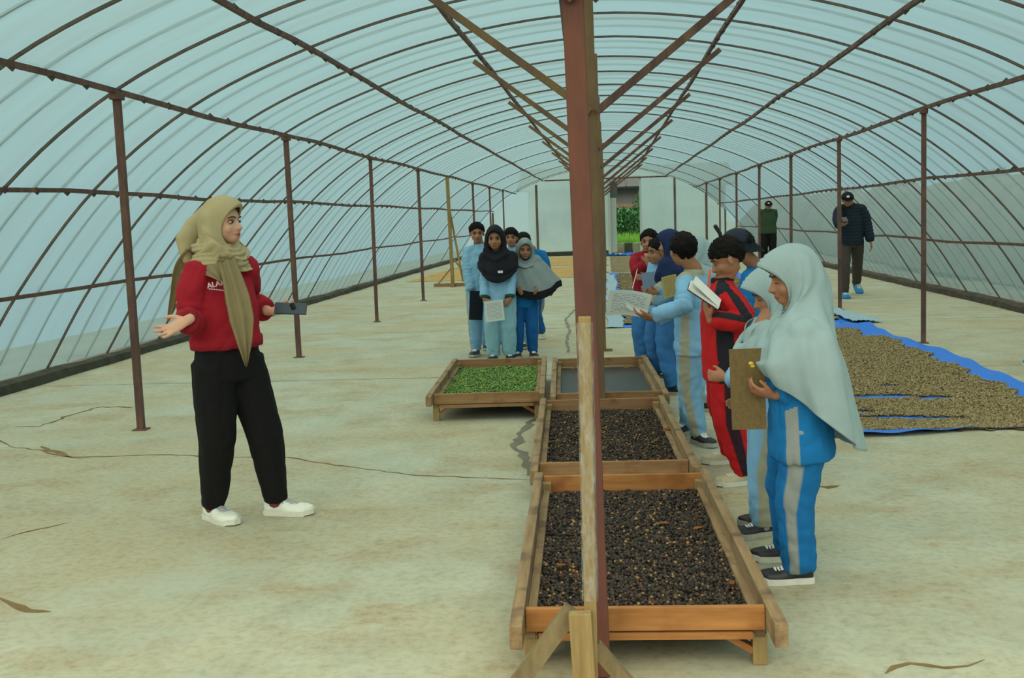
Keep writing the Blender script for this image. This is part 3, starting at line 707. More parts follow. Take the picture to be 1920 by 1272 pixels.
def shoe(parent, M, L, mats, lace=True, W_=.37, sole=.026, low=False, star=False):
    """M: world-of-person matrix of the foot frame (origin under the ankle, +Y to the toe)"""
    up, so, la = mats; hL = L / .25
    o = bpy.data.objects.new('shoe', None)
    def prof_w(t): return L * W_ * .5 * (.72 + .10 * math.sin(t * PI * .9) + .28 * max(0, math.sin((t - .28) * PI / .8)) ** 1.2) * (min(1, (1 - t) * 6 + .12) ** .5) * min(1, t * 9 + .55) ** .5
    def prof_h(t): return (sole + L * (.33 if t < .22 else .33 - .19 * min(1, (t - .22) / .36)) * (1 if t < .62 else 1 - .38 * ((t - .62) / .38) ** 1.7)) * (.93 if low else 1)
    bm = bmesh.new(); n = 26; m = 14; rings = []
    for i in range(n + 1):
        t = i / n; y = -L * .24 + L * t; r = []
        hw, hh = prof_w(t), prof_h(t)
        for k in range(m):
            a = PI * k / (m - 1); x = math.cos(a); z = max(0.0, math.sin(a))
            r.append(bm.verts.new((hw * (abs(x) ** .8) * (1 if x > 0 else -1) * (1 - .25 * z if t < .35 else 1), y, sole * .7 + (hh - sole * .7) * z ** .75)))
        rings.append(r)
    for A, B in zip(rings, rings[1:]):
        for k in range(m - 1): bm.faces.new((A[k], A[k + 1], B[k + 1], B[k]))
        bm.faces.new((A[m - 1], A[0], B[0], B[m - 1]))
    bm.faces.new(rings[0]); bm.faces.new(rings[-1][::-1])
    bmesh.ops.transform(bm, matrix=M, verts=bm.verts)
    sh = obj('shoe', bm, up, parent, smooth=True)
    bm = bmesh.new(); lo, hi = [], []
    for sgn in (1, -1):
        for i in range(n + 1):
            t = i / n if sgn > 0 else 1 - i / n
            x = sgn * (prof_w(t) + .004 * hL); y = -L * .24 + L * t + (.004 if t > .9 else -.004 if t < .1 else 0)
            up_ = .006 if t > .85 else 0
            lo.append(bm.verts.new((x * .96, y, 0.001 + up_))); hi.append(bm.verts.new((x, y, sole + up_)))
    N = len(lo); bm.faces.new(lo[::-1]); bm.faces.new(hi)
    for k in range(N): bm.faces.new((lo[k], lo[(k + 1) % N], hi[(k + 1) % N], hi[k]))
    bmesh.ops.transform(bm, matrix=M, verts=bm.verts); obj('sole', bm, so, sh)
    if lace:
        bm = bmesh.new()
        for k in range(5):
            t = .42 + .062 * k; y = -L * .24 + L * t; z = prof_h(t) + .001; hw = L * .085
            tube(bm, [(-hw, y, z - .006), (0, y + L * .012, z + .002), (hw, y, z - .006)], [.0052 * hL] * 3, 6)
            tube(bm, [(-hw, y + L * .03, z - .01), (0, y, z + .001), (hw, y + L * .03, z - .01)], [.0045 * hL] * 3, 6)
        for s_ in (-1, 1): tube(bm, [(0, -L * .24 + L * .36, prof_h(.36) + .003), (s_ * L * .09, -L * .24 + L * .36, prof_h(.36) + .008), (s_ * L * .14, -L * .24 + L * .42, prof_h(.4) - .018)], [.003 * hL] * 3, 6)
        bmesh.ops.transform(bm, matrix=M, verts=bm.verts); obj('shoelace', bm, la, sh)
    return sh

def skin_mat(name, c):
    m, t, b, o = nodes(name); v = coords(t); f = noise(t, 22, 3, v)
    col = mix(t, f, tuple(x * .9 for x in c), tuple(min(1, x * 1.08) for x in c))
    a = t.nodes.new('ShaderNodeAttribute'); a.attribute_name = 'mask'
    col = mix(t, a.outputs['Fac'], col, (c[0] * .78, c[1] * .42, c[2] * .42))
    t.links.new(col, b.inputs['Base Color']); b.inputs['Roughness'].default_value = .55
    b.inputs['Subsurface Weight'].default_value = .0; return m
MAT['skin_w'] = skin_mat('warm_skin', S(206, 158, 132)); MAT['skin'] = skin_mat('brown_skin', S(162, 112, 84)); MAT['skin_d'] = skin_mat('deep_brown_skin', S(138, 92, 70))
MAT['hairm'] = plain('black_hair', S(17, 14, 14), .6, .35, 60); MAT['hairm'].node_tree.nodes['Principled BSDF'].inputs['Specular IOR Level'].default_value = .12; MAT['eyew'] = plain('eye_white', S(215, 210, 200), .3, .02); MAT['iris'] = plain('dark_iris', S(30, 22, 18), .2, .1)
MAT['brow'] = plain('eyebrow_hair', S(44, 32, 28), .9, .2)
MAT['white'] = plain('white_leather', S(222, 226, 214), .5, .05); MAT['sole_w'] = plain('white_rubber', S(214, 216, 204), .6, .06); MAT['blk'] = plain('black_shoe', S(34, 36, 40), .5, .2)
MAT['sole_d'] = plain('grey_rubber', S(170, 172, 160), .7, .1); MAT['lace_w'] = plain('white_lace', S(224, 226, 222), .8, .04); MAT['lace_g'] = plain('grey_lace', S(160, 170, 180), .8, .04)
MAT['blue_shoe'] = plain('blue_shoe_mesh', S(34, 132, 190), .6, .15); MAT['cream_shoe'] = plain('cream_shoe', S(186, 180, 150), .7, .1)
MAT['paper'] = None

def person(label, loc, face, St, o, group=None):
    """face: heading vector on the ground, St: standing height, o: pose and clothes"""
    f = Vector((face[0], face[1], 0)).normalized(); yaw = math.atan2(-f.x, f.y)
    root = empty('person', (loc[0], loc[1], 0), yaw, label=label, cat='person', group=group)
    Rw = Matrix.Rotation(-yaw, 3, 'Z')
    def loc_(p): return Rw @ (Vector(p) - Vector((loc[0], loc[1], 0)))         # world point -> person frame
    def ldir(p): return Rw @ Vector(p)
    kid = o.get('kid', True); g = o.get('girth', 1.0); vox = o.get('vox', .0085)
    hh = o.get('head_h', .198 if kid else .215); seed = o.get('seed', int(abs(loc[0] * 971 + loc[1] * 131)))
    hipz = .50 * St; shz = (.795 if kid else .815) * St; nbz = (.825 if kid else .845) * St
    hipw = .052 * St; shw = (.098 if kid else .102) * St * o.get('shw', 1)
    ox, oy = o.get('pelvis', (0, 0))
    lean = o.get('lean', 0); leanx = o.get('leanx', 0)
    pel = Vector((ox, oy, hipz)); RL = rot('X', -lean) @ rot('Y', leanx)
    def up(x, y, z): return pel + RL @ Vector((x, y, z - hipz))
    # ---- arms
    arms = {}
    ua, fa, HL = .172 * St, .150 * St, o.get('hand', .103 * St)
    for sd, s in (('R', 1), ('L', -1)):
        a = o.get('arm' + sd, {}); sh = up(s * shw, 0, shz)
        if 'w' in a: wr = loc_(a['w'])
        elif 'l' in a: wr = Vector(a['l'])
        else: wr = up(s * (shw + .05 * St), .04 * St, shz - (ua + fa) * .97)
        el, wr = ik(sh, wr, ua, fa, a.get('pole', (s * .12, -.7, -1) if o.get('hijab') else (s * .4, -1, -.2)))
        hd = ldir(a['hd']) if 'hd' in a else (Vector(a['hl']) if 'hl' in a else (wr - el))
        pn = ldir(a['pn']) if 'pn' in a else Vector(a.get('pl', (-s, 0, 0)))
        arms[sd] = (sh, el, wr, hd.normalized(), pn, a)
    # ---- legs
    legs = {}
    for sd, s in (('R', 1), ('L', -1)):
        a = o.get('leg' + sd, {}); hp = pel + Vector((s * hipw, 0, 0))
        fp = loc_((a['w'][0], a['w'][1], 0)) if 'w' in a else Vector((s * .06 * St + a.get('dx', 0), a.get('dy', 0), 0))
        lift = a.get('lift', 0); an = Vector((fp.x, fp.y, .05 * St + lift))
        kn, an2 = ik(hp, an, .235 * St, .225 * St, a.get('pole', (s * .12, 1, 0)))
        fy = a.get('yaw', -s * .15) if 'dir' not in a else None
        if fy is None:
            dd = ldir((a['dir'][0], a['dir'][1], 0)); fy = math.atan2(-dd.x, dd.y)
        legs[sd] = (hp, kn, an, fp, fy, lift, a)
    # ---- head
    hy, hp_, hr = o.get('head', (0, 0, 0))       # yaw (to own left +), pitch (down +), roll
    nb = up(0, -.005 * St, nbz); RH = RL @ rot('Z', hy) @ rot('X', -hp_) @ rot('Y', hr)
    hc = nb + RL @ Vector((0, .012 * St, .0)) + RH @ Vector((0, .06 * hh, .50 * hh + (.015 if kid else .03) * St))
    if 'headc' in o: hc = loc_(o['headc'])
    MH = Matrix.Translation(hc) @ RH.to_4x4(); MHi = MH.inverted()
    # ---- body: one continuous figure
    bm = bmesh.new()
    H = lambda x, y, z: MH @ (Vector((x, y, z)) * hh)
    ellip(bm, H(0, -.06, .10), (.365 * hh, .43 * hh, .395 * hh), RH, 28, 20)
    ellip(bm, H(0, .07, -.16), (.295 * hh, .335 * hh, .30 * hh), RH, 24, 16)
    ellip(bm, H(0, .20, -.33), (.175 * hh, .19 * hh, .15 * hh), RH, 16, 12)
    for s in (-1, 1):
        ellip(bm, H(s * .17, .22, -.15), (.12 * hh, .13 * hh, .13 * hh), RH, 12, 10)
        ellip(bm, H(s * .372, -.04, -.08), (.035 * hh, .075 * hh, .125 * hh), RH @ rot('Z', -s * .35), 12, 10)
    tube(bm, [H(0, .34, .04), H(0, .395, -.06), H(0, .45, -.145), H(0, .40, -.185)], [.04 * hh, .045 * hh, .062 * hh, .04 * hh], 10)
    for s in (-1, 1): ellip(bm, H(s * .055, .385, -.155), (.045 * hh, .05 * hh, .035 * hh), RH, 8, 6)
    ellip(bm, H(0, .375, -.265), (.115 * hh, .045 * hh, .028 * hh), RH, 12, 8); ellip(bm, H(0, .362, -.315), (.10 * hh, .045 * hh, .032 * hh), RH, 12, 8)
    nr = (.235 if kid else .25) * hh
    tube(bm, [up(0, 0, shz - .03 * St), nb, hc + RH @ Vector((0, -.08 * hh, -.2 * hh))], [nr * 1.25, nr * 1.02, nr], 14, cap=.3)
    G_ = g * .88
    tube(bm, [up(0, 0, .505 * St), up(0, 0, .54 * St), up(0, .005, .61 * St), up(0, .006, .70 * St), up(0, 0, .765 * St), up(0, 0, .80 * St)],
         [(.085 * St * G_, .062 * St * G_), (.09 * St * G_, .066 * St * G_), (.076 * St * G_, .056 * St * G_), (.088 * St * G_, .062 * St * G_), (.088 * St, .05 * St), (.05 * St, .035 * St)], 18, side=RL @ Vector((1, 0, 0)), cap=.2)
    for sd, s in (('R', 1), ('L', -1)):
        sh, el, wr, hd, pn, a = arms[sd]
        tube(bm, [up(0, 0, shz - .03 * St), sh + Vector((-s * .012 * St, 0, -.030 * St)), (sh * .5 + el * .5), el, el.lerp(wr, .4), wr], [.030 * St, .024 * St, .024 * St, .021 * St, .021 * St, .0145 * St], 12)
        if not a.get('nohand'): hand(bm, wr, hd, pn, HL, s, a.get('curl', .35), a.get('spread', .12), a.get('thumb', .6))
        hp, kn, an, fp, fy, lift, la = legs[sd]
        tube(bm, [hp + Vector((0, 0, .01)), hp.lerp(kn, .3), kn, kn.lerp(an, .35), an], [.052 * St * G_, .048 * St * G_, .032 * St, .031 * St, .02 * St], 12)
        R2 = rot('Z', fy) @ rot('X', -la.get('toe', 0)); fl = .145 * St
        tube(bm, [an + R2 @ Vector((0, -.02 * St, -.02 * St)), an + R2 @ Vector((0, .03 * St, -.02 * St)), an + R2 @ Vector((0, .085 * St, -.032 * St))], [.02 * St, .022 * St, .014 * St], 8)
    me = voxel(bm, o.get('bvox', vox * .72), 2, .5)
    P, N = get(me); Hi = np.array(MHi); Q = (P @ Hi[:3, :3].T + Hi[:3, 3]) / hh
    near = np.linalg.norm(Q, axis=1) < .75
    dy = np.zeros(len(P))
    for s in (-1, 1): dy -= .040 * np.exp(-((Q[:, 0] - s * .16) / .085) ** 2 - ((Q[:, 2] - .005) / .062) ** 2)
    dy += .018 * np.exp(-(Q[:, 0] / .3) ** 2 - ((Q[:, 2] - .10) / .035) ** 2)
    dy *= near & (Q[:, 1] > .1)
    P = P + dy[:, None] * hh * np.array(RH @ Vector((0, 1, 0)))[None]
    put(me, P)
    lips = np.clip(1.6 - ((Q[:, 0] / .135) ** 2 + ((Q[:, 2] + .288) / .055) ** 2) * 1.6, 0, 1) * (near & (Q[:, 1] > .25)); attr(me, 'mask', lips)
    link('body', me, MAT[o.get('skin', 'skin')], root, smooth=True)
    if o.get('facevis', True):
        for s in (-1, 1):
            if o.get('down'):
                bm = bmesh.new(); tube(bm, [H(s * .225, .305, -.012), H(s * .155, .352, -.022), H(s * .09, .352, -.010)], [.006 * hh, .010 * hh, .006 * hh], 6); obj('eyelid', bm, MAT['brow'], root, smooth=True)
                bm = bmesh.new(); tube(bm, [H(s * .25, .29, .09), H(s * .17, .365, .118), H(s * .08, .392, .10)], [.008 * hh, .017 * hh, .013 * hh], 6); obj('eyebrow', bm, MAT['brow'], root, smooth=True); continue
            bm = bmesh.new(); ellip(bm, H(s * .155, .318, -.002), (.060 * hh, .045 * hh, .028 * hh), RH, 16, 12)
            Mi = MHi
            for fc in bm.faces:
                c = (Mi @ fc.calc_center_median()) / hh; gx = o.get('gaze', 0)
                fc.material_index = 1 if abs(c.x - s * .155 - gx * .02) < .040 else 0
            obj('eye', bm, [MAT['eyew'], MAT['iris']], root, smooth=True)
            bm = bmesh.new(); tube(bm, [H(s * .225, .295, .015), H(s * .155, .352, .036), H(s * .09, .35, .012)], [.007 * hh, .011 * hh, .006 * hh], 6)
            obj('eyelid', bm, MAT['brow'], root, smooth=True)
            bm = bmesh.new(); tube(bm, [H(s * .25, .29, .09), H(s * .17, .365, .118), H(s * .08, .392, .10)], [.008 * hh, .017 * hh, .013 * hh], 6)
            obj('eyebrow', bm, MAT['brow'], root, smooth=True)
        bm = bmesh.new(); tube(bm, [H(-.10, .372, -.288), H(0, .408, -.291), H(.10, .372, -.288)], [.004 * hh, .006 * hh, .004 * hh], 6); obj('mouth', bm, MAT['brow'], root)
    # ---- trousers
    tm = o.get('trousers')
    if tm:
        tr, cr, kr = o.get('leg_r', (.066, .045, .052)); bm = bmesh.new(); top = o.get('waist', .575) * St
        tube(bm, [pel + Vector((0, 0, -.03 * St)), pel + Vector((0, 0, .02 * St)), up(0, 0, top)], [(.108 * St * g, .078 * St * g), (.108 * St * g, .078 * St * g), (.095 * St * g, .07 * St * g)], 20, side=(1, 0, 0), cap=.25)
        for sd, s in (('R', 1), ('L', -1)):
            hp, kn, an, fp, fy, lift, la = legs[sd]; end = an + (an - kn).normalized() * o.get('hem', 0.0) * St
            tube(bm, [hp + Vector((0, 0, .02 * St)), hp.lerp(kn, .35), kn, kn.lerp(an, .55), end.lerp(kn, .04), end],
                 [tr * St * g, tr * 1.0 * St * g, kr * St * g, (kr + cr) / 2 * St, cr * St, cr * St * .97], 16, cap=.12)
        me = voxel(bm, vox, 3); P, N = get(me)
        amp = o.get('fold', .009)
        low = np.clip(1 - (P[:, 2] / St) / .2, 0, 1)
        P = P + N * ((np.abs(wnoise(P, 55, seed, (1, 1, .7))) ** .8 - .3) * amp + np.abs(wnoise(P, 24, seed + 9, (1, 1, 1.2))) * amp * .8 + low * (np.sin(P[:, 2] * 130 / St + 3 * np.sin(P[:, 0] * 30)) * .0035) * (0 if o.get('crisp') else 1))[:, None]
        put(me, P)
        mask = np.full(len(P), -1.0)
        for sd, s in (('R', 1), ('L', -1)):
            hp, kn, an = [np.array(v) for v in legs[sd][:3]]
            own = (P[:, 0] - pel.x) * s > 0 if not o.get('cross') else np.ones(len(P), bool)
            # radial direction from the leg line
            best = None
            for A, B in ((hp + np.array([0, 0, .2]), hp), (hp, kn), (kn, an + (an - kn) * .1)):
                u = np.clip(((P - A) @ (B - A)) / ((B - A) @ (B - A)), 0, 1); r = P - (A + u[:, None] * (B - A)); dd = np.linalg.norm(r, axis=1)
                if best is None: best, br = dd, r
                else: k_ = dd < best; best = np.where(k_, dd, best); br = np.where(k_[:, None], r, br)
            ang = o.get('stripe_dir', (s, .0)); v = (br[:, 0] * ang[0] * (1 if 'stripe_dir' not in o else s) + br[:, 1] * ang[1]) / (np.linalg.norm(br, axis=1) + 1e-6)
            other = [np.array(q) for q in legs['L' if sd == 'R' else 'R'][:3]]
            od = np.full(len(P), 9.0)
            for A, B in ((other[0], other[1]), (other[1], other[2])):
                u = np.clip(((P - A) @ (B - A)) / ((B - A) @ (B - A)), 0, 1); od = np.minimum(od, np.linalg.norm(P - (A + u[:, None] * (B - A)), axis=1))
            mask = np.where(best <= od, v - o.get('stripe_w', .87), mask)
        attr(me, 'mask', mask); attr(me, 'mask2', np.full(len(P), -1.0))
        link('trousers', me, tm, root, smooth=True)
    # ---- shirt
    sm = o.get('shirt')
    if sm:
        bm = bmesh.new(); hemz = o.get('shirt_hem', .47) * St; sr = o.get('sleeve', (.047, .040, .034)); sg = o.get('shirt_g', 1.12) * g; bl = o.get('blouse', 1.0)
        tube(bm, [up(0, 0, hemz), up(0, 0, hemz + .03 * St), up(0, .004, .60 * St), up(0, .006, .69 * St), up(0, 0, .76 * St), up(0, 0, .80 * St), up(0, -.003, nbz - .002 * St)],
             [(.105 * St * sg * bl, .079 * St * sg * bl), (.107 * St * sg * bl, .082 * St * sg * bl), (.098 * St * sg, .074 * St * sg), (.098 * St * sg, .072 * St * sg), (.093 * St * sg, .058 * St * sg), (.068 * St, .045 * St), (nr * 1.22, nr * 1.22)],
             22, side=RL @ Vector((1, 0, 0)), cap=.12)
        for sd, s in (('R', 1), ('L', -1)):
            sh, el, wr, hd, pn, a = arms[sd]; e2 = a.get('pull', .97)
            tube(bm, [up(s * shw * .3, 0, shz - .005 * St), sh + Vector((-s * .008 * St, 0, -.020 * St)), sh.lerp(el, .45), el, el.lerp(wr, .5), el.lerp(wr, e2 - .07), el.lerp(wr, e2)],
                 [.036 * St, sr[0] * St, sr[0] * St * .98, sr[1] * St, (sr[1] + sr[2]) / 2 * St, sr[2] * St, sr[2] * St * .72], 14, cap=.1)
        me = voxel(bm, vox, 3); P, N = get(me)
        arm_d = np.full(len(P), 9.0); tt = np.zeros(len(P)); rad = np.zeros((len(P), 3)); armL = {}
        for sd, s in (('R', 1), ('L', -1)):
            sh, el, wr = [np.array(v) for v in arms[sd][:3]]
            for A, B, o1 in ((sh, el, 0), (el, wr, 1)):
                u = np.clip(((P - A) @ (B - A)) / ((B - A) @ (B - A)), 0, 1); r = P - (A + u[:, None] * (B - A)); dd = np.linalg.norm(r, axis=1)
                k_ = dd < arm_d; arm_d = np.where(k_, dd, arm_d); tt = np.where(k_, u + o1, tt); rad = np.where(k_[:, None], r, rad)
        isarm = (arm_d < sr[0] * St * 1.12) & (tt > .12)
        amp = o.get('fold', .009) * 1.1; el_f = np.exp(-((tt - 1) / .35) ** 2) * isarm
        fold = (np.abs(wnoise(P, 52, seed + 5, (1, 1, .75))) ** .8 - .3) * amp + np.abs(wnoise(P, 26, seed + 11, (1, 1, .8))) * amp * .7 + el_f * np.sin(tt * 38) * .004 + isarm * np.clip(tt - 1.55, 0, 1) * 2 * np.sin(tt * 70) * .004
        if o.get('puffer'):
            zz = np.where(isarm, tt * .25, P[:, 2]); fold = np.abs(np.sin(zz * PI / .052)) ** .5 * .014 - .006
        P = P + N * fold[:, None]
        put(me, P)
        tc_ = np.array(RL.inverted())
        Lc = (P - np.array(pel)) @ tc_.T
        ex, ey = Lc[:, 0] / (.098 * sg * St), Lc[:, 1] / (.074 * sg * St)
        rr = np.sqrt(ex ** 2 + ey ** 2) + 1e-6
        m1 = np.full(len(P), -1.0); m2 = np.full(len(P), -1.0)
        st_ = o.get('panels', '')
        if 'side' in st_:
            w0, w1 = o.get('panel_w', (.86, .90)); m1 = np.where(isarm, m1, np.abs(ex) / rr - w0 + np.clip(-(Lc[:, 1]), 0, 1) * 0)
        if 'front' in st_:   # a panel on the front third of the side
            c_ = o.get('panel_c', .5); m1 = np.where(isarm, m1, o.get('panel_hw', .2) - np.abs(np.arctan2(ey, np.abs(ex)) - c_))
        ud = np.array(o.get('sleeve_dir', (0, 0, 1.0))); 
        rn = rad / (np.linalg.norm(rad, axis=1)[:, None] + 1e-6)
        if 'sleeve' in st_:
            m1 = np.where(isarm, (np.abs(rn[:, 0]) * .6 + rn[:, 2] * .6) - o.get('sleeve_w', .62), m1)
        if 'yoke' in st_:
            m1 = np.maximum(m1, np.where(isarm, -1, (Lc[:, 2] - (.795 * St - hipz)) * 8))
        if 'cuff' in st_: m2 = np.where(isarm, (tt - 1.84) * 6, m2)
        if 'hem' in st_: m2 = np.where(isarm, m2, (hemz + .012 * St - P[:, 2]) * 30)
        attr(me, 'mask', m1); attr(me, 'mask2', m2)
        shirt = link(o.get('shirt_name', 'shirt'), me, sm, root, smooth=True)
        if o.get('collar'):
            bm = bmesh.new(); c0 = up(0, -.002 * St, nbz - .006 * St); n = 24; rg = []
            for (rr_, zz) in ((nr * 1.22, -.012 * St), (nr * 1.30, .004 * St), (nr * 1.22, .016 * St), (nr * 1.10, .012 * St)):
                rg.append([bm.verts.new(c0 + RL @ Vector((rr_ * math.cos(2 * PI * k / n), rr_ * math.sin(2 * PI * k / n), zz))) for k in range(n)])
            for A, B in zip(rg, rg[1:]):
                for k in range(n): bm.faces.new((A[k], A[(k + 1) % n], B[(k + 1) % n], B[k]))
            obj('collar', bm, o['collar'], root, smooth=True)
    # ---- shoes
    if 'shoes' in o:
        for sd, s in (('R', 1), ('L', -1)):
            hp, kn, an, fp, fy, lift, la = legs[sd]
            M = Matrix.Translation((fp.x, fp.y, lift)) @ (rot('Z', fy) @ rot('X', -la.get('toe', 0))).to_4x4()
            if o.get('socks'):
                bm = bmesh.new(); tube(bm, [an + Vector((0, 0, -.02)), an.lerp(kn, .22)], [.027 * St, .028 * St], 12); obj('sock', bm, o['socks'], root, smooth=True)
            shoe(root, M, o.get('shoe_l', .172 * St), o['shoes'], o.get('laces', True), W_=o.get('shoe_w', .38))
    # ---- hair
    if 'hair' in o:
        bm = bmesh.new(); nu, nv = 64, 26; r_ = np.random.default_rng(seed); hm_ = dict(o['hair'], **({'h': .0, 'back': -.26} if o.get('cap') else {})); up_ = hm_.get('h', .05)
        ph = r_.uniform(0, 6, 8); rings = []
        for j in range(nv + 1):
            v = j / nv; row = []
            for i in range(nu):
                az = 2 * PI * i / nu       # 0 = front (+Y), pi = back
                fr = math.cos(az); sd_ = abs(math.sin(az))
                hf, hs, hb = hm_.get('front', .30), hm_.get('side', -.02), hm_.get('back', -.34)
                lim = hf * max(0, fr) ** .6 + (hb * max(0, -fr) ** .7) + (hs) * sd_ ** 2
                if fr > 0: lim = hf + (hs - hf) * (1 - fr) ** .75 if fr < .75 else hf + (hs - hf) * .25 ** .75 * (1 - fr) / .25
                else: lim = hs + (hb - hs) * min(1, -fr * 1.3)
                lim += .02 * math.sin(az * 13 + ph[0]) * (1 if fr > .4 else .4)
                th0 = math.acos(max(-1, min(1, (lim - .10) / .47)))
                th = th0 * v
                thick = up_ * (1 - v ** 3 * .75) + .012
                bump_ = .018 * math.sin(az * 7 + ph[1] + v * 5) * math.sin(v * 9 + ph[2]) + r_.uniform(-.024, .024)
                rx, ry, rz_ = .375 + thick, .44 + thick, .405 + thick * 1.1
                x = math.sin(th) * math.sin(az) * (rx + bump_); y = math.sin(th) * math.cos(az) * (ry + bump_) - .06; z = .10 + math.cos(th) * (rz_ + bump_)
                row.append(bm.verts.new(H(x, y, z)))
            rings.append(row)
        for A, B in zip(rings, rings[1:]):
            for i in range(nu): bm.faces.new((A[i], A[(i + 1) % nu], B[(i + 1) % nu], B[i]))
        last = [bm.verts.new(H(*(((MHi @ v.co) / hh - Vector((0, -.06, .10))) * .86 + Vector((0, -.06, .10))))) for v in rings[-1]]
        for i in range(nu): bm.faces.new((rings[-1][i], rings[-1][(i + 1) % nu], last[(i + 1) % nu], last[i]))
        bmesh.ops.remove_doubles(bm, verts=bm.verts, dist=1e-5)
        obj('hair', bm, MAT['hairm'], root, smooth=True)
    # ---- headscarf
    if o.get('hijab'):
        hj = o['hijab']; hem = hj['hem']
        # ring: (half width, top y, top z, bottom y, bottom z, side y, side z)
        HR = [(.300, .425, .335, .20, -.555, -.17, 0), (.335, .475, .415, .23, -.60, -.20, .0), (.40, .26, .555, .24, -.63, -.20, -.02), (.455, -.10, .60, .22, -.66, -.10, -.03),
              (.49, -.40, .42, .24, -.72, .02, -.05), (.50, -.56, .05, .32, -.76, .08, .02), (.53, -.60, -.42, .44, -.88, .16, .16)]
        vis = hj.get('visor', 0)
        rings = []
        for qi, q in enumerate(HR):
            q = (*q[:3], q[3] + max(0, hp_) * (.42 + .10 * qi), *q[4:])
            rings.append([H(q[0] * math.sin(a), (q[1] + (q[3] - q[1]) * (1 - math.cos(a)) / 2) + q[5] * math.sin(a) ** 2, (q[2] + (q[4] - q[2]) * (1 - math.cos(a)) / 2) + q[6] * math.sin(a) ** 2) for a in [2 * PI * k / 96 for k in range(96)]])
        if vis:
            for ri, am in ((0, vis), (1, vis * .9), (2, vis * .25)):
                for k in range(96):
                    c = max(0, math.cos(2 * PI * k / 96)); rings[ri][k] = rings[ri][k] + RH @ Vector((0, am * hh * c ** 1.2, -.25 * am * hh * c))
        for q in hem:      # body rings in fractions of stature: (half width, back y, back z, front y, front z, side z bump[, x shift])
            rings.append([up(q[0] * St * math.sin(a) + (q[6] * St if len(q) > 6 else 0) * (1 - .0 * a), (q[1] + (q[3] - q[1]) * (1 - math.cos(a)) / 2) * St, (q[2] + (q[4] - q[2]) * (1 - math.cos(a)) / 2 + q[5] * math.sin(a) ** 2) * St) for a in [2 * PI * k / 96 for k in range(96)]])
        bm = bmesh.new(); rows = []; nseg = 7; R_ = [np.array([list(v) for v in r]) for r in rings]
        Qr = [2 * R_[0] - R_[1]] + R_ + [2 * R_[-1] - R_[-2]]; vs_ = []
        for i in range(1, len(Qr) - 2):
            for k in range(nseg):
                t = k / nseg; a, b, c, d = Qr[i - 1:i + 3]
                rows.append(.5 * ((2 * b) + (c - a) * t + (2 * a - 5 * b + 4 * c - d) * t * t + (3 * b - a - 3 * c + d) * t ** 3)); vs_.append(i - 1 + t)
        rows.append(R_[-1]); vs_.append(len(R_) - 1.0); A = np.array(rows); nV, nU = A.shape[:2]
        u = np.arange(nU) / nU * 2 * PI; r2 = np.random.default_rng(seed + 3); v = np.array(vs_)
        # outward direction from the ring centres
        cen = A.mean(axis=1, keepdims=True); out = A - cen; out[..., 2] *= np.where(v[:, None] > 6.5, 0, 1); out /= np.linalg.norm(out, axis=2, keepdims=True) + 1e-9
        f1 = hj.get('fold', 1.0); hv = np.clip((v - 5.2) / 3, 0, 1)[:, None]
        F = hv * (.018 * np.sin(u[None] * 5 + r2.uniform(0, 6) + .3 * v[:, None]) + .011 * np.sin(u[None] * 9 + r2.uniform(0, 6) - .2 * v[:, None]) + .006 * np.sin(u[None] * 16 + r2.uniform(0, 6)))
        mid = np.exp(-((v - 5.0) / 1.6) ** 2)[:, None] * .004 * np.sin(u[None] * 8 + v[:, None] * 3.4 + r2.uniform(0, 6))
        pl = ((v > .05) & (v < 1.9))[:, None] * .0028 * np.sin(v[:, None] * 2 * PI * 3.0) * (hj.get('pleats', 1))
        A = A + out * (F * f1 * (St / 1.3) + mid + pl)[..., None]
        def clear(A):
            for (a_, b_, r_) in [(up(0, 0, .795 * St), arms['R'][0], .054 * St), (up(0, 0, .795 * St), arms['L'][0], .054 * St), (arms['R'][0] + Vector((0, 0, -.01 * St)), arms['R'][1], .053 * St), (arms['L'][0] + Vector((0, 0, -.01 * St)), arms['L'][1], .053 * St),
                                 (up(0, 0, .78 * St), hc, nr * 1.3 + .004), (up(0, .0, .70 * St), up(0, .0, .78 * St), .082 * St)]:
                a_, b_ = np.array(a_), np.array(b_); t_ = np.clip(((A - a_) @ (b_ - a_)) / ((b_ - a_) @ (b_ - a_)), 0, 1)[..., None]; c_ = a_ + t_ * (b_ - a_); dv = A - c_
                dl = np.linalg.norm(dv, axis=2, keepdims=True) + 1e-9; on = (dl < r_) & (v[:, None, None] > 3.6)
                A = np.where(on, c_ + dv / dl * r_, A)
            a_, b_ = np.array(up(0, 0, .80 * St)), np.array(hc + RH @ Vector((0, -.05, -.38)) * hh); t_ = np.clip(((A - a_) @ (b_ - a_)) / ((b_ - a_) @ (b_ - a_)), 0, 1)[..., None]; c_ = a_ + t_ * (b_ - a_); dv = A - c_
            dl = np.linalg.norm(dv, axis=2, keepdims=True) + 1e-9; A = np.where(dl < nr * 1.22, c_ + dv / dl * nr * 1.22, A)
            Bl = (A - np.array(pel)) @ np.array(RL.inverted()).T; q_ = np.sqrt((Bl[..., 0] / (.125 * St)) ** 2 + (Bl[..., 1] / (.102 * St)) ** 2) + 1e-6
            on = (q_ < 1) & (Bl[..., 2] < .26 * St) & (v[:, None] > 5); Bl[..., :2] = np.where(on[..., None], Bl[..., :2] / q_[..., None], Bl[..., :2])
            return Bl @ np.array(RL).T + np.array(pel)
        for _ in range(0 if hj.get('noclear') else 3):
            A = clear(A); S_ = A.copy()
            S_[1:-1] = .5 * A[1:-1] + .125 * (np.roll(A, 1, 1)[1:-1] + np.roll(A, -1, 1)[1:-1] + A[2:] + A[:-2])
            A = np.where((v[:, None, None] > 4.2), S_, A)
        if not hj.get('noclear'): A = clear(A)
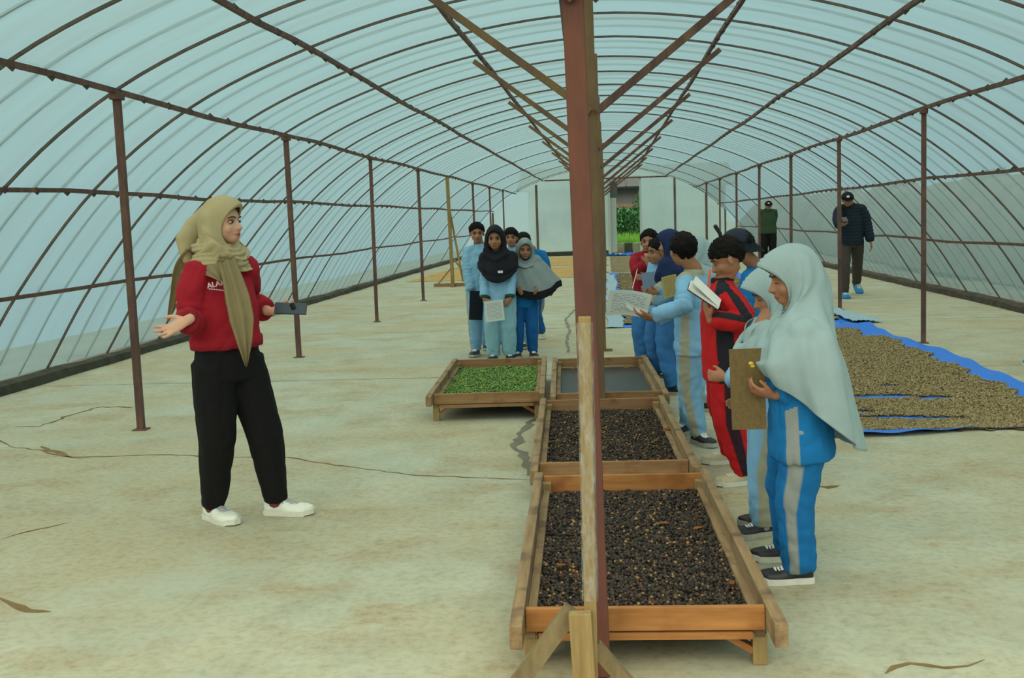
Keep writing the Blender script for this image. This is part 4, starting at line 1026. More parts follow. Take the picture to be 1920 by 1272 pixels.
        VV = [[bm.verts.new(p) for p in row] for row in A]
        nb_ = hj.get('band', 0)
        for j in range(nV - 1):
            for i in range(nU):
                fc = bm.faces.new((VV[j][i], VV[j][(i + 1) % nU], VV[j + 1][(i + 1) % nU], VV[j + 1][i])); fc.material_index = 1 if nb_ and j >= nV - 1 - nb_ else 0
        me = bpy.data.meshes.new('headscarf'); bmesh.ops.recalc_face_normals(bm, faces=bm.faces); bm.to_mesh(me); bm.free()
        hs = link('headscarf', me, [hj['mat']] + ([hj['mat2']] if nb_ else []), root, smooth=True)
        sld = hs.modifiers.new('thickness', 'SOLIDIFY'); sld.thickness = .0035; sld.offset = 0
    # ---- cap
    if o.get('cap'):
        cp = o['cap']; bk = cp.get('back', False); cz = cp.get('yaw', 0); bm = bmesh.new(); rings = []; Rc = RH @ rot('Z', cz)
        HC = lambda x, y, z: hc + Rc @ (Vector((x, y, z)) * hh)
        for j in range(11):
            th = PI / 2 * 1.04 * j / 10; rings.append([bm.verts.new(HC(math.sin(th) * math.sin(2 * PI * i / 40) * .47, math.sin(th) * math.cos(2 * PI * i / 40) * .54 - .05, .12 + math.cos(th) * .48)) for i in range(40)])
        for A, B in zip(rings, rings[1:]):
            for i in range(40): bm.faces.new((A[i], A[(i + 1) % 40], B[(i + 1) % 40], B[i]))
        bmesh.ops.remove_doubles(bm, verts=bm.verts, dist=1e-5); bmesh.ops.solidify(bm, geom=bm.faces[:], thickness=.003)
        co = obj('cap', bm, cp['mat'], root, smooth=True)
        bm = bmesh.new(); g1, g2 = [], []
        for i in range(15):
            a = -1.05 + 2.1 * i / 14; c = math.cos(a); x = math.sin(a) * .46
            g1.append(bm.verts.new(HC(x, math.cos(a) * .52 - .05, .11))); g2.append(bm.verts.new(HC(x * 1.02, math.cos(a) * .47 + .36 * max(0, math.cos(a * 1.45)) - .03, .05 - cp.get('droop', .0) - .05 * (1 - abs(a)))))
        for i in range(14): bm.faces.new((g1[i], g1[i + 1], g2[i + 1], g2[i]))
        bmesh.ops.solidify(bm, geom=bm.faces[:], thickness=.004); obj('brim', bm, cp['mat'], co, smooth=True)
        bm = bmesh.new(); ellip(bm, HC(0, -.05, .60), (.03 * hh, .03 * hh, .018 * hh), Rc, 10, 6); obj('button', bm, cp['mat'], co)
        if cp.get('badge'):
            bm = bmesh.new(); ellip(bm, HC(0, .455, .29), (.12 * hh, .02 * hh, .085 * hh), Rc @ rot('X', .35), 16, 8); obj('badge', bm, cp['badge'], co)
    root['_'] = 0; del root['_']
    return root, dict(H=H, up=up, arms=arms, legs=legs, loc=loc_, hc=hc, RH=RH, hh=hh, RL=RL, yaw=yaw)

def sheet_obj(name, c, xdir, ydir, wx, wy, mat, bend=0.0, thick=.0012, parent=None, n=10, **k):
    """a thin bent page or board: c centre, xdir/ydir edge directions"""
    c, x, y = Vector(c), Vector(xdir).normalized(), Vector(ydir); y = (y - x * y.dot(x)).normalized(); z = x.cross(y); bm = bmesh.new(); g_ = []
    for j in range(n + 1):
        for i in range(n + 1):
            u, v = i / n - .5, j / n - .5; g_.append(bm.verts.new(c + x * u * wx + y * v * wy + z * bend * (4 * u * u + .6 * math.sin(v * 5) * u)))
    for j in range(n):
        for i in range(n): bm.faces.new((g_[j * (n + 1) + i], g_[j * (n + 1) + i + 1], g_[(j + 1) * (n + 1) + i + 1], g_[(j + 1) * (n + 1) + i]))
    uv = bm.loops.layers.uv.new('UVMap')
    idx = {v: (q % (n + 1) / n, q // (n + 1) / n) for q, v in enumerate(g_)}
    for f in bm.faces:
        for l in f.loops: l[uv].uv = idx[l.vert]
    bmesh.ops.solidify(bm, geom=bm.faces[:], thickness=thick)
    return obj(name, bm, mat, parent, **k)
def text_page(name, base, ink, rows=16, x0=.12, x1=.9, y0=.1, y1=.9):
    m, t, b, o = nodes(name); uvn = t.nodes.new('ShaderNodeUVMap'); sp = t.nodes.new('ShaderNodeSeparateXYZ'); t.links.new(uvn.outputs[0], sp.inputs[0])
    def M_(op, a, b_=None, c_=None):
        n = t.nodes.new('ShaderNodeMath'); n.operation = op
        for i, v in enumerate((a, b_, c_)):
            if v is None: continue
            if hasattr(v, 'is_linked'): t.links.new(v, n.inputs[i])
            else: n.inputs[i].default_value = v
        return n.outputs[0]
    X, Y = sp.outputs['X'], sp.outputs['Y']
    row = M_('FRACT', M_('MULTIPLY', Y, float(rows))); inrow = M_('MULTIPLY', M_('GREATER_THAN', row, .35), M_('LESS_THAN', row, .72))
    mp = t.nodes.new('ShaderNodeMapping'); mp.inputs['Scale'].default_value = (38, rows * .99, 1); t.links.new(uvn.outputs[0], mp.inputs[0])
    wn = noise(t, 1.0, 2, mp.outputs[0]); word = M_('GREATER_THAN', wn, .47)
    box_ = M_('MULTIPLY', M_('MULTIPLY', M_('GREATER_THAN', X, x0), M_('LESS_THAN', X, x1)), M_('MULTIPLY', M_('GREATER_THAN', Y, y0), M_('LESS_THAN', Y, y1)))
    t.links.new(mix(t, M_('MULTIPLY', M_('MULTIPLY', inrow, word), box_), base, ink), b.inputs['Base Color']); b.inputs['Roughness'].default_value = .8; return m
MAT['page'] = text_page('printed_page', S(226, 230, 226), S(140, 150, 160)); MAT['page_b'] = plain('blank_page', S(228, 230, 226), .8, .03)
MAT['page_y'] = text_page('yellow_headed_page', S(214, 196, 140), S(150, 130, 90), 12)
MAT['board_brown'] = None
def brown_board():
    m, t, b, o = nodes('worn_brown_board'); v = coords(t, (1, 1, 1), 'UV'); f = noise(t, 9, 6, v, .7); s = noise(t, 26, 2, coords(t, (2.2, .7, 1), 'UV'))
    col = ramp(t, f, [(.3, S(128, 106, 62)), (.7, S(156, 132, 84))]); col = mix(t, ramp(t, s, [(.66, (0, 0, 0)), (.72, (1, 1, 1))]), col, S(190, 178, 140))
    t.links.new(col, b.inputs['Base Color']); b.inputs['Roughness'].default_value = .55; return m
MAT['board_brown'] = brown_board()
MAT['board_dark'] = plain('dark_board', S(44, 50, 62), .6, .1); MAT['phone'] = plain('phone_back', S(48, 62, 76), .25, .05); MAT['phone_d'] = plain('phone_lens_black', S(16, 18, 22), .2, .05)
MAT['lb'] = S(118, 170, 208)
LB, DB, GY, NV = S(126, 176, 214), S(22, 116, 184), S(142, 150, 148), S(36, 62, 112)
BG = S(160, 162, 142)
MAT['sh_lb'] = cloth('light_blue_jersey', LB, BG, S(140, 160, 150)); MAT['tr_lb'] = cloth('light_blue_track_pants', LB, BG)
MAT['sh_lb2'] = cloth('sky_blue_jersey', S(134, 182, 214), S(150, 160, 170), S(50, 84, 76)); MAT['tr_lb2'] = cloth('pale_blue_trousers', S(134, 180, 198), S(170, 190, 196))
MAT['sh_db'] = cloth('strong_blue_jersey', S(20, 112, 176), GY, S(20, 84, 140)); MAT['tr_db'] = cloth('strong_blue_track_pants', S(20, 108, 172), GY)
MAT['tr_db2'] = cloth('deep_blue_track_pants', S(24, 92, 158), GY)
MAT['red_j'] = cloth('bright_red_tracksuit', S(190, 30, 34), S(34, 34, 42), S(190, 180, 170)); MAT['red_p'] = cloth('bright_red_track_pants', S(186, 28, 34), S(48, 30, 40))
MAT['red_w'] = cloth('crimson_sweatshirt', S(160, 28, 44), None, S(140, 24, 38)); MAT['blk_t'] = cloth('black_trousers', S(18, 18, 20), None, None, .1)
MAT['blu_t'] = cloth('mid_blue_trousers', S(60, 116, 176), None)
MAT['hj_beige'] = cloth('beige_scarf', S(178, 164, 126), None, None, .15); MAT['hj_grey'] = cloth('grey_blue_scarf', S(152, 174, 178), None, None, .12)
MAT['hj_grey2'] = cloth('mid_grey_scarf', S(132, 146, 148), None, None, .12); MAT['hj_black'] = cloth('black_scarf', S(26, 28, 36), None, None, .1); MAT['hj_navy'] = cloth('navy_scarf', S(28, 44, 84), None, None, .12)
MAT['black_cl'] = cloth('black_cloth', S(24, 26, 32)); MAT['jk_navy'] = cloth('dark_quilted_jacket', S(30, 42, 54), None, None, .2); MAT['green_sw'] = cloth('green_sweater', S(52, 76, 54), None, S(44, 62, 44))
MAT['brown_t'] = cloth('brown_grey_trousers', S(74, 68, 64)); MAT['sock_p'] = cloth('lilac_sock', S(170, 160, 186)); MAT['sock_r'] = cloth('patterned_red_sock', S(120, 60, 66), None)
MAT['orange'] = plain('orange_pen', S(226, 96, 66), .4, .05); MAT['badge'] = plain('white_badge', S(210, 220, 220), .6, .05); MAT['lbl'] = plain('white_tag', S(214, 216, 216), .7, .03)

# ---- woman who is talking
wl = (at(429, 700, 4.88).x, 4.88)
wo_, wi = person('woman in a crimson sweatshirt, beige headscarf and black trousers, gesturing with open arms', wl, (.80, -.60), 1.545, dict(
    kid=False, skin='skin_w', vox=.0075, bvox=.0042, head_h=.205, head=(.42, .02, 0), headc=at(418, 417, 4.87), lean=-.02, shw=.90, girth=.98, pelvis=(0, .0),
    armR=dict(w=at(352, 600, 4.52), hd=(-.66, -.28, -.36), pn=(.1, -.65, .75), curl=.22, spread=.30, thumb=.8, pole=(-.4, -.7, -1), pull=.93),
    armL=dict(w=at(505, 584, 5.00), hd=(1, -.12, .03), pn=(.05, -.4, .9), curl=.55, spread=.05, thumb=.8, pole=(-.3, -.7, -.6), pull=.86),
    legR=dict(w=gz(402, 975), dir=(.80, -.55)), legL=dict(w=gz(520, 965), dir=(1, -.02)),
    trousers=MAT['blk_t'], leg_r=(.067, .037, .057), crisp=True, waist=.60,
    shirt=MAT['red_w'], shirt_name='sweatshirt', shirt_hem=.562, sleeve=(.046, .043, .036), shirt_g=1.12, panels='cuff hem', fold=.009,
    shoes=(MAT['white'], MAT['sole_w'], MAT['lace_g']), shoe_l=.245, socks=MAT['sock_r'],
    hijab=dict(mat=MAT['hj_beige'], noclear=True, pleats=0, fold=.8, hem=[(.088, -.095, .815, .06, .82, .0), (.105, -.10, .785, .075, .79, .01)])))
H, up = wi['H'], wi['up']; hs = [c for c in wo_.children if c.name.startswith('headscarf')][0]
def ribbon(name, pts, widths, mat, parent, nrm, fold=.012, th=.004, nf=3.0, seed=0, n=14, seg=8):
    P = catmull([Vector(p) for p in pts], seg); Wd = np.interp(np.linspace(0, 1, len(P)), np.linspace(0, 1, len(widths)), widths); bm = bmesh.new(); rows = []; nv_ = Vector(nrm).normalized()
    for i, p in enumerate(P):
        t = (P[min(i + 1, len(P) - 1)] - P[max(i - 1, 0)]).normalized(); s = t.cross(nv_).normalized(); q = s.cross(t)
        rows.append([bm.verts.new(p + s * (k / n - .5) * Wd[i] + q * fold * math.sin(k / n * nf * 2 * PI + seed + i * .03) * (1 - abs(k / n - .5))) for k in range(n + 1)])
    for A, B in zip(rows, rows[1:]):
        for k in range(n): bm.faces.new((A[k], A[k + 1], B[k + 1], B[k]))
    bmesh.ops.solidify(bm, geom=bm.faces[:], thickness=th)
    return obj(name, bm, mat, parent, smooth=True)
L_ = wi['loc']
bm = bmesh.new()           # the scarf wound round the neck
for k, (rr, zz, th, ph) in enumerate(((.098, .835, .030, 0), (.112, .812, .028, 1.0), (.10, .858, .022, 2), (.074, .872, .026, 3))):
    pts = [up(rr * 1.05 * math.cos(a), rr * .92 * math.sin(a) - .005, zz * 1.545 + .016 * math.sin(a + ph)) for a in [2 * PI * q / 24 for q in range(25)]]
    tube(bm, pts, [th + .004 * math.sin(q * 1.1 + k) for q in range(25)], 12)
me = voxel(bm, .0065, 2); P_, N_ = get(me); P_ = P_ + N_ * (.004 * np.sin(P_[:, 2] * 260 + 2.0 * np.sin(P_[:, 0] * 22 + P_[:, 1] * 18)))[:, None]; put(me, P_); link('scarf_wrap', me, MAT['hj_beige'], hs, smooth=True)
ribbon('scarf_tail', [L_(at(424, 485, 4.74)), L_(at(438, 530, 4.69)), L_(at(450, 580, 4.66)), L_(at(457, 630, 4.65)), L_(at(462, 688, 4.66))], [.08, .09, .11, .11, .07, .01], MAT['hj_beige'], hs, wi['loc']((wl[0] + .25, wl[1] - 1, 0)), .012, nf=2.2, seed=1)
ribbon('scarf_tail', [L_(at(395, 495, 4.76)), L_(at(404, 508, 4.72)), L_(at(416, 526, 4.70))], [.12, .08, .02], MAT['hj_beige'], hs, wi['loc']((wl[0] + .25, wl[1] - 1, 0)), .01, nf=1.5, seed=2)
ribbon('scarf_tail', [L_(at(362, 470, 4.84)), L_(at(338, 500, 4.84)), L_(at(328, 545, 4.86)), L_(at(320, 585, 4.88)), L_(at(316, 602, 4.88))], [.10, .09, .07, .05, .012], MAT['hj_beige'], hs, (.3, -1, .2), .010, nf=1.6, seed=4)
# fall of cloth at the back of the head
bm = bmesh.new(); tube(bm, [H(0, -.22, .30), L_(at(372, 425, 4.92)), L_(at(354, 455, 4.90)), L_(at(356, 480, 4.88)), up(0, -.10, .79 * 1.545)], [(.05, .045), (.07, .055), (.075, .05), (.07, .035), (.08, .012)], 16, side=(1, 0, 0))
me = voxel(bm, .007, 3); P_, N_ = get(me); P_ = P_ + N_ * (.004 * wnoise(P_, 40, 5, (1, 1, .4)))[:, None]; put(me, P_); link('scarf_fold', me, MAT['hj_beige'], hs, smooth=True)
def text(name, s, size, M, mat, parent, ext=.0012):
    c = bpy.data.curves.new('t', 'FONT'); c.body = s; c.size = size; c.extrude = ext; c.align_x = 'CENTER'; c.offset = size * .018
    o = bpy.data.objects.new('t', c); COL.objects.link(o); dg = bpy.context.evaluated_depsgraph_get(); dg.update()
    me = bpy.data.meshes.new_from_object(o.evaluated_get(dg)); bpy.data.objects.remove(o); me.transform(M); return link(name, me, mat, parent)
MAT['print'] = plain('white_print', S(222, 210, 214), .8, .03)
def chest_text(root, info, s, size, c, yawv, nm='lettering', tilt=0, dist=.09):
    """letters laid on the chest: c=(x, z) in the person frame"""
    yv = -rot('Z', yawv).col[1] if False else rot('Z', yawv) @ Vector((0, 1, 0)); xd = Vector((0, 0, 1)).cross(yv) * 1
    xd = yv.cross(Vector((0, 0, 1))) * -1; zd = Vector((0, 0, 1)); M3 = Matrix((xd, zd, yv)).transposed() @ rot('Z', tilt)
    M = Matrix.Translation(Vector((c[0], dist, c[1]))) @ M3.to_4x4(); return text(nm, s, size, M, MAT['print'], root)
sw = [c for c in wo_.children if c.name.startswith('sweatshirt')][0]
pL = L_(at(407, 537, 4.72)); chest_text(sw, wi, 'ALAM', .034, (pL.x, pL.z), -.30, dist=pL.y, tilt=.17)
pL = L_(at(409, 546, 4.72))
bm = bmesh.new()
for k in range(9): box(bm, Vector((pL.x - .045 + k * .0105, pL.y - abs(k - 4) * .0012, pL.z - .002 + k * .0018)), (.0065, .003, .005))
obj('lettering', bm, MAT['print'], sw)
pc = at(545, 579, 4.93)
ph = empty('smartphone', pc, 0, label='blue-grey smartphone held out by the woman in the beige headscarf', cat='phone')
bm = bmesh.new(); box(bm, (0, 0, 0), (.156, .010, .058), rot('Y', .06) @ rot('X', -.35), bev=.004); obj('case', bm, MAT['phone'], ph)
bm = bmesh.new(); box(bm, (.012, -.008, .012), (.022, .004, .030), rot('Y', .06 - .5) @ rot('X', -.35), bev=.002); obj('camera_bump', bm, MAT['phone_d'], ph)

GL = 'pupils in front of the mustard beans'; GR = 'pupils standing along the right side of the trays'
# short-hand hem rings for the knee-long headscarves
def hem_std(zf=.56, zb=.52, w=.165, yb=-.15, yf=.14, side=.0, sh=.0, mid=None):
    r = [(.114, -.118, .795, .105, .765, .05), (.155, -.132, .735, .125, .70, .045)]
    if mid: r += mid
    r += [(w * .96 + .0, yb * .93, (zb + .74) / 2, yf * .93, (zf + .70) / 2, side * .6, sh * .5), (w, yb, zb + .03, yf, zf + .03, side, sh * .9), (w * 1.01, yb * 1.02, zb, yf * 1.02, zf, side, sh)]
    return r
bkid = dict(vox=.0085, bvox=.0058, shirt_name='shirt', shoes=(MAT['blk'], MAT['sole_d'], MAT['lace_w']), leg_r=(.064, .040, .054), sleeve=(.043, .041, .036), shirt_hem=.46)
def K(**k): d = dict(bkid); d.update(k); return d
# ---- left group
p = (-1.10, 10.74)
_, i2 = person('girl in a black headscarf and sky blue uniform holding printed sheets', p, (.02, -1), 1.31, K(head_h=.225, head=(0, .10, 0), headc=at(928, 447, 10.70),
    armR=dict(w=at(908, 568, 10.60), hd=(.45, -.1, -.6), pn=(.5, .8, .2), curl=.7), armL=dict(w=at(957, 566, 10.60), hd=(-.35, -.1, -.6), pn=(-.5, .8, .2), curl=.7),
    trousers=MAT['tr_lb2'], shirt=MAT['sh_lb2'], panels='side cuff', panel_w=(.93, 0), shirt_hem=.45, shirt_g=1.2, leg_r=(.07, .052, .062), stripe_w=.93,
    hijab=dict(mat=MAT['hj_black'], hem=hem_std(.61, .66, .150, -.12, .135, .085), fold=.5), vox=.010), GL)
bm = bmesh.new(); box(bm, i2['loc'](at(938, 510, 10.50)), (.05, .006, .024)); hsb = [c for c in _.children if c.name.startswith('headscarf')][0]; obj('cloth_tag', bm, MAT['lbl'], hsb)
sheet_obj('printed_sheet', at(927, 583, 10.50), (1, 0, .10), (-.1, .35, 1), .19, .215, MAT['page'], .006, .003, label='creased white printed sheets in the hands of the girl with the black headscarf', cat='paper')
_, i3 = person('boy in sky blue shirt with a dark folder, half hidden behind the black headscarf', (-1.33, 11.15), (.25, -1), 1.43, K(head=(-.05, .12, 0), headc=at(894, 437, 11.1),
    armR=dict(w=at(884, 555, 11.0), curl=.8, hd=(.1, 0, -1)), trousers=MAT['tr_lb'], shirt=MAT['sh_lb2'], hair={}, legR=dict(w=gz(893, 667), dir=(-.1, -1)), legL=dict(w=gz(912, 655), dir=(.2, -1)), vox=.010, skin='skin'), GL)
sheet_obj('folder', at(893, 573, 10.92), (1, .5, -.1), (.05, .05, 1), .15, .30, MAT['board_dark'], .0, .008, label='dark folder held low by the boy behind the black headscarf', cat='folder')
_, i4 = person('girl in a grey headscarf with a broad black hem and blue uniform, looking grim', (-.87, 10.92), (.10, -1), 1.25, K(head=(.1, .12, 0), headc=at(984, 468, 10.86), leanx=-.03,
    armR=dict(l=(.06, .16, .72)), armL=dict(l=(-.13, .17, .72)), trousers=MAT['tr_db2'], shirt=MAT['sh_db'], panels='', shirt_hem=.42, stripe_w=.9,
    hijab=dict(mat=MAT['hj_grey2'], mat2=MAT['black_cl'], band=7, fold=.7, hem=[(.114, -.118, .795, .105, .765, .05), (.165, -.12, .745, .13, .70, .06, -.012), (.20, -.14, .66, .15, .62, .05, -.05), (.218, -.15, .60, .16, .555, .07, -.075), (.222, -.15, .55, .16, .49, .08, -.08)]), vox=.010), GL)
_, i5 = person('black-haired boy mostly hidden, his brow showing between the black and grey headscarves', (-1.04, 11.75), (.0, -1), 1.36, K(head=(0, .0, 0), headc=at(958, 446, 11.7), trousers=MAT['tr_lb'], shirt=MAT['sh_lb2'], hair={'front': .22}, vox=.011), GL)
_, i6 = person('boy behind the grey headscarf, his tousled hair and one beige shoe in view', (-.87, 12.5), (.35, .94), 1.30, K(head=(0, .15, 0), headc=at(982, 455, 12.4), trousers=MAT['tr_db2'], shirt=MAT['sh_db'], hair={'h': .085, 'back': -.38},
    legL=dict(w=gz(1016, 634), dir=(.1, -1), pole=(0, -1, 0)), legR=dict(w=gz(1000, 634), dir=(.2, -1)), shoes=(MAT['cream_shoe'], MAT['sole_w'], MAT['blk']), vox=.011, stripe_w=.8), GL)

# ---- right group, far to near
_, i7 = person('boy in a dark red shirt with white print, resting his chin on his fist', (.37, 9.90), (-.28, -1), 1.33, K(head=(.0, .05, 0), headc=at(1217, 453, 9.82),
    armR=dict(w=at(1214, 494, 9.60), hd=(0, .1, 1), pn=(0, 1, 0), curl=1.1, pole=(.3, .2, -1)), armL=dict(l=(-.06, .26, .86), curl=.5, hl=(.5, .5, .1)), trousers=MAT['blu_t'], shirt=cloth('dark_red_shirt', S(148, 26, 40)), hair={}, vox=.0095, skin='skin'), GR)
pL = i7['loc'](at(1203, 524, 9.7)); chest_text([c for c in _.children if c.name.startswith('shirt')][0], i7, 'AK', .05, (pL.x, pL.z), 0, dist=.125)
_, i8 = person('boy in light blue clasping his hands, beside the child in the navy headscarf', (.46, 9.30), (-.75, -.55), 1.26, K(head=(-.35, .10, 0), headc=at(1234, 472, 9.25),
    armR=dict(w=at(1220, 560, 9.05), hd=(-.5, .1, .5), pn=(0, 1, .2), curl=.7), armL=dict(w=at(1214, 556, 9.1), curl=.7, hd=(-.2, 0, 1)), trousers=MAT['blu_t'], shirt=MAT['sh_lb'], hair={}, head_h=.215, vox=.0095), GR)
_, i9 = person('child in a navy blue headscarf and light blue uniform, seen from behind the nearer boys', (.53, 8.50), (-.75, .5), 1.29, K(head=(.2, .1, 0), headc=at(1256, 458, 8.48), facevis=False,
    armR=dict(w=at(1228, 552, 8.3), hd=(-1, -.2, .1), curl=.6), armL=dict(w=at(1224, 568, 8.4), hd=(-1, 0, .1), curl=.6), trousers=MAT['blu_t'], shirt=MAT['sh_lb'], panels='side sleeve',
    hijab=dict(mat=MAT['hj_navy'], hem=hem_std(.63, .60, .125, -.11, .12, .03), fold=.5), vox=.0095), GR)
_, i10 = person('child in a pale grey headscarf standing behind the boy in the light blue uniform', (.72, 7.75), (-.8, .5), 1.27, K(head=(0, .05, 0), headc=at(1306, 474, 7.7), facevis=False,
    trousers=MAT['tr_lb'], shirt=MAT['sh_lb'], hijab=dict(mat=MAT['hj_grey'], hem=hem_std(.58, .55, .13, -.12, .12, .02), fold=.7), vox=.0095), GR)
_, i12 = person('child in a backward dark baseball cap and bright blue uniform behind the boy in red', (.92, 6.78), (-.9, .45), 1.31, K(head=(-.1, .15, 0), headc=at(1386, 463, 6.74), facevis=False, armR=dict(l=(.12, .22, .85)), armL=dict(l=(-.12, .2, .8)),
    trousers=MAT['tr_db'], shirt=MAT['sh_db'], hair={'back': -.36}, cap=dict(mat=cloth('dark_cap', S(38, 48, 60)), yaw=PI + .1, droop=.28), vox=.0095), GR)
_, i11 = person('short-haired boy in light blue with beige panels, seen from behind', (.515, 6.52), (-.80, .42), 1.32, K(head=(-.75, .02, 0), headc=at(1280, 469, 6.50), facevis=False,
    armR=dict(w=at(1232, 600, 6.62), hd=(-1, .1, .12), pn=(0, .3, 1), curl=.5, pole=(.6, -.6, -.6)), armL=dict(w=at(1222, 594, 6.25), hd=(-1, .15, .15), pn=(0, .3, 1), curl=.5, pole=(-.6, -.6, -.7)),
    legR=dict(w=gz(1290, 812), dir=(-.5, -.55)), legL=dict(w=gz(1310, 832), dir=(.35, -.65)), trousers=MAT['tr_lb'], shirt=MAT['sh_lb'], panels='side yoke', panel_w=(.965, 0), shirt_hem=.435, shirt_g=1.08, hair={'h': .035, 'back': -.30},
    vox=.008, bvox=.0052, stripe_w=.88, socks=MAT['sock_p'], skin='skin'), GR)
_, i13 = person('boy in a bright red tracksuit with black panels, head bowed over an open notebook', (.61, 5.58), (-1, .02), 1.305, K(down=True, head=(.0, .42, 0), headc=at(1362, 484, 5.56), lean=.06, girth=1.06,
    armL=dict(w=at(1330, 598, 5.34), hd=(-.25, .1, 1), pn=(.8, .3, .3), curl=.5, pole=(-.5, -.6, -1), pull=.9), armR=dict(w=at(1338, 580, 5.72), hd=(-.3, -.4, .6), pn=(-.5, -.5, .3), curl=.9, pole=(.4, -.5, -1)),
    legR=dict(w=gz(1372, 868), dir=(-1, -.15)), legL=dict(w=gz(1398, 908), dir=(-1, -.25)), trousers=MAT['red_p'], shirt=MAT['red_j'], shirt_name='jacket', panels='front sleeve', panel_c=.15, panel_hw=.36, sleeve_w=.74, shirt_hem=.43, shirt_g=1.2, leg_r=(.074, .046, .064), stripe_w=.93,
    hair={'h': .035, 'front': .20, 'back': -.30, 'side': .02}, vox=.008, bvox=.005, collar=MAT['black_cl'], shoes=(MAT['cream_shoe'], MAT['sole_w'], MAT['lace_w'])), GR)
_, i14 = person('smaller girl in a pale grey headscarf and light blue track pants, bending her head', (.69, 4.62), (-1, -.1), 1.135, K(head_h=.20, down=True, head=(-.08, .34, 0), headc=at(1448, 548, 4.66), lean=.08,
    armL=dict(l=(-.02, .20, .72), curl=.8), armR=dict(w=at(1402, 742, 4.62), hd=(-.6, 0, -.3), pn=(0, -1, 0), curl=.4), legR=dict(w=gz(1446, 985), dir=(-1, -.05)), legL=dict(w=gz(1432, 1005), dir=(-1, -.35)),
    trousers=MAT['tr_lb'], shirt=MAT['sh_lb'], leg_r=(.074, .05, .062), stripe_w=.80, hijab=dict(mat=MAT['hj_grey'], visor=.08, hem=hem_std(.60, .55, .135, -.13, .125, .02), fold=.6), vox=.0075, bvox=.0048, socks=MAT['sock_p']), GR)
_, i15 = person('tallest girl in a very long pale grey headscarf over strong blue uniform', (.70, 3.99), (-1, -.12), 1.225, K(head_h=.202, down=True, head=(-.10, .20, 0), headc=at(1487, 519, 4.0), lean=.05,
    armL=dict(w=at(1452, 742, 3.90), hd=(-1, .1, .25), pn=(.2, .5, .6), curl=.6, pole=(.0, -1, -.5), pull=.9), armR=dict(w=at(1440, 704, 4.12), hd=(-.5, -.2, .5), pn=(-.3, -.6, .2), curl=1.1, pole=(.4, -.5, -1)),
    legL=dict(w=gz(1498, 1092), dir=(-1, -.05)), legR=dict(w=gz(1480, 1050), dir=(-1, -.02)), trousers=MAT['tr_db'], shirt=MAT['sh_db'], panels='front', panel_c=.62, shirt_hem=.415, shirt_g=1.16, sleeve_w=.55, leg_r=(.068, .050, .058), stripe_w=.925, stripe_dir=(.86, .5),
    hijab=dict(mat=MAT['hj_grey'], visor=.09, fold=.8, hem=[(.114, -.118, .795, .105, .765, .05), (.162, -.12, .75, .12, .72, .06), (.184, -.138, .68, .132, .715, .03), (.186, -.15, .59, .13, .705, .01), (.184, -.165, .50, .12, .69, .0), (.180, -.175, .42, .11, .68, -.01)]),
    vox=.0072, bvox=.0046, shoes=(MAT['blk'], MAT['sole_w'], MAT['lace_w'])), GR)
# ---- the two men by the right film wall
_, i16 = person('man in a dark quilted jacket, cap and blue shoes walking with a phone', (3.86, 17.45), (-.12, -1), 1.765, dict(kid=False, head=(.0, .12, 0), headc=at(1589, 375, 17.3),
    armR=dict(w=at(1574, 424, 17.0), hd=(.8, -.3, .2), pn=(0, .2, 1), curl=.6), armL=dict(l=(-.30, .05, .86), curl=.5), legR=dict(w=gz(1583, 559), dir=(0, -1)), legL=dict(w=gz(1606, 550), lift=.09, toe=.45, dir=(.1, -1)),
    trousers=MAT['brown_t'], shirt=MAT['jk_navy'], shirt_name='jacket', puffer=True, shirt_hem=.475, shirt_g=1.10, sleeve=(.046, .042, .038), leg_r=(.062, .040, .05), shoes=(MAT['blue_shoe'], MAT['blue_shoe'], MAT['badge']), hair={}, cap=dict(mat=MAT['black_cl'], badge=MAT['badge']), collar=MAT['jk_navy'], vox=.012, bvox=.008, girth=.95, shw=.98))
bm = bmesh.new(); box(bm, at(1584, 412, 16.86), (.08, .14, .012), rot('X', .5), bev=.003); tag(obj('smartphone', bm, MAT['phone_d']), label='black smartphone the man in the quilted jacket is reading', cat='phone')
_, i17 = person('man in a green sweater and dark cap standing with his hands behind his back', (4.12, 28.0), (-.1, -1), 1.76, dict(kid=False, head=(0, .0, 0), headc=at(1441, 386, 27.9), armR=dict(l=(.10, -.16, .86)), armL=dict(l=(-.10, -.16, .86)),
    trousers=MAT['blk_t'], shirt=MAT['green_sw'], shirt_name='sweater', panels='hem cuff', shirt_hem=.48, shirt_g=1.18, shoes=(MAT['blk'], MAT['sole_d'], MAT['lace_w']), hair={}, cap=dict(mat=MAT['black_cl'], badge=MAT['badge']), collar=MAT['black_cl'], vox=.013, bvox=.009))
_, i18 = person('person in navy track pants cut off by the right edge of the picture', (3.86, 9.52), (-.2, 1), 1.3, K(trousers=cloth('navy_track_pants', S(30, 50, 110)), shirt=MAT['sh_lb'], hair={}, facevis=False, shoes=(MAT['blue_shoe'], MAT['sole_w'], MAT['lace_w']), vox=.011,
    legL=dict(w=(3.68, 9.5, 0)), legR=dict(w=(3.90, 9.5, 0)), leg_r=(.05,.036,.042)))

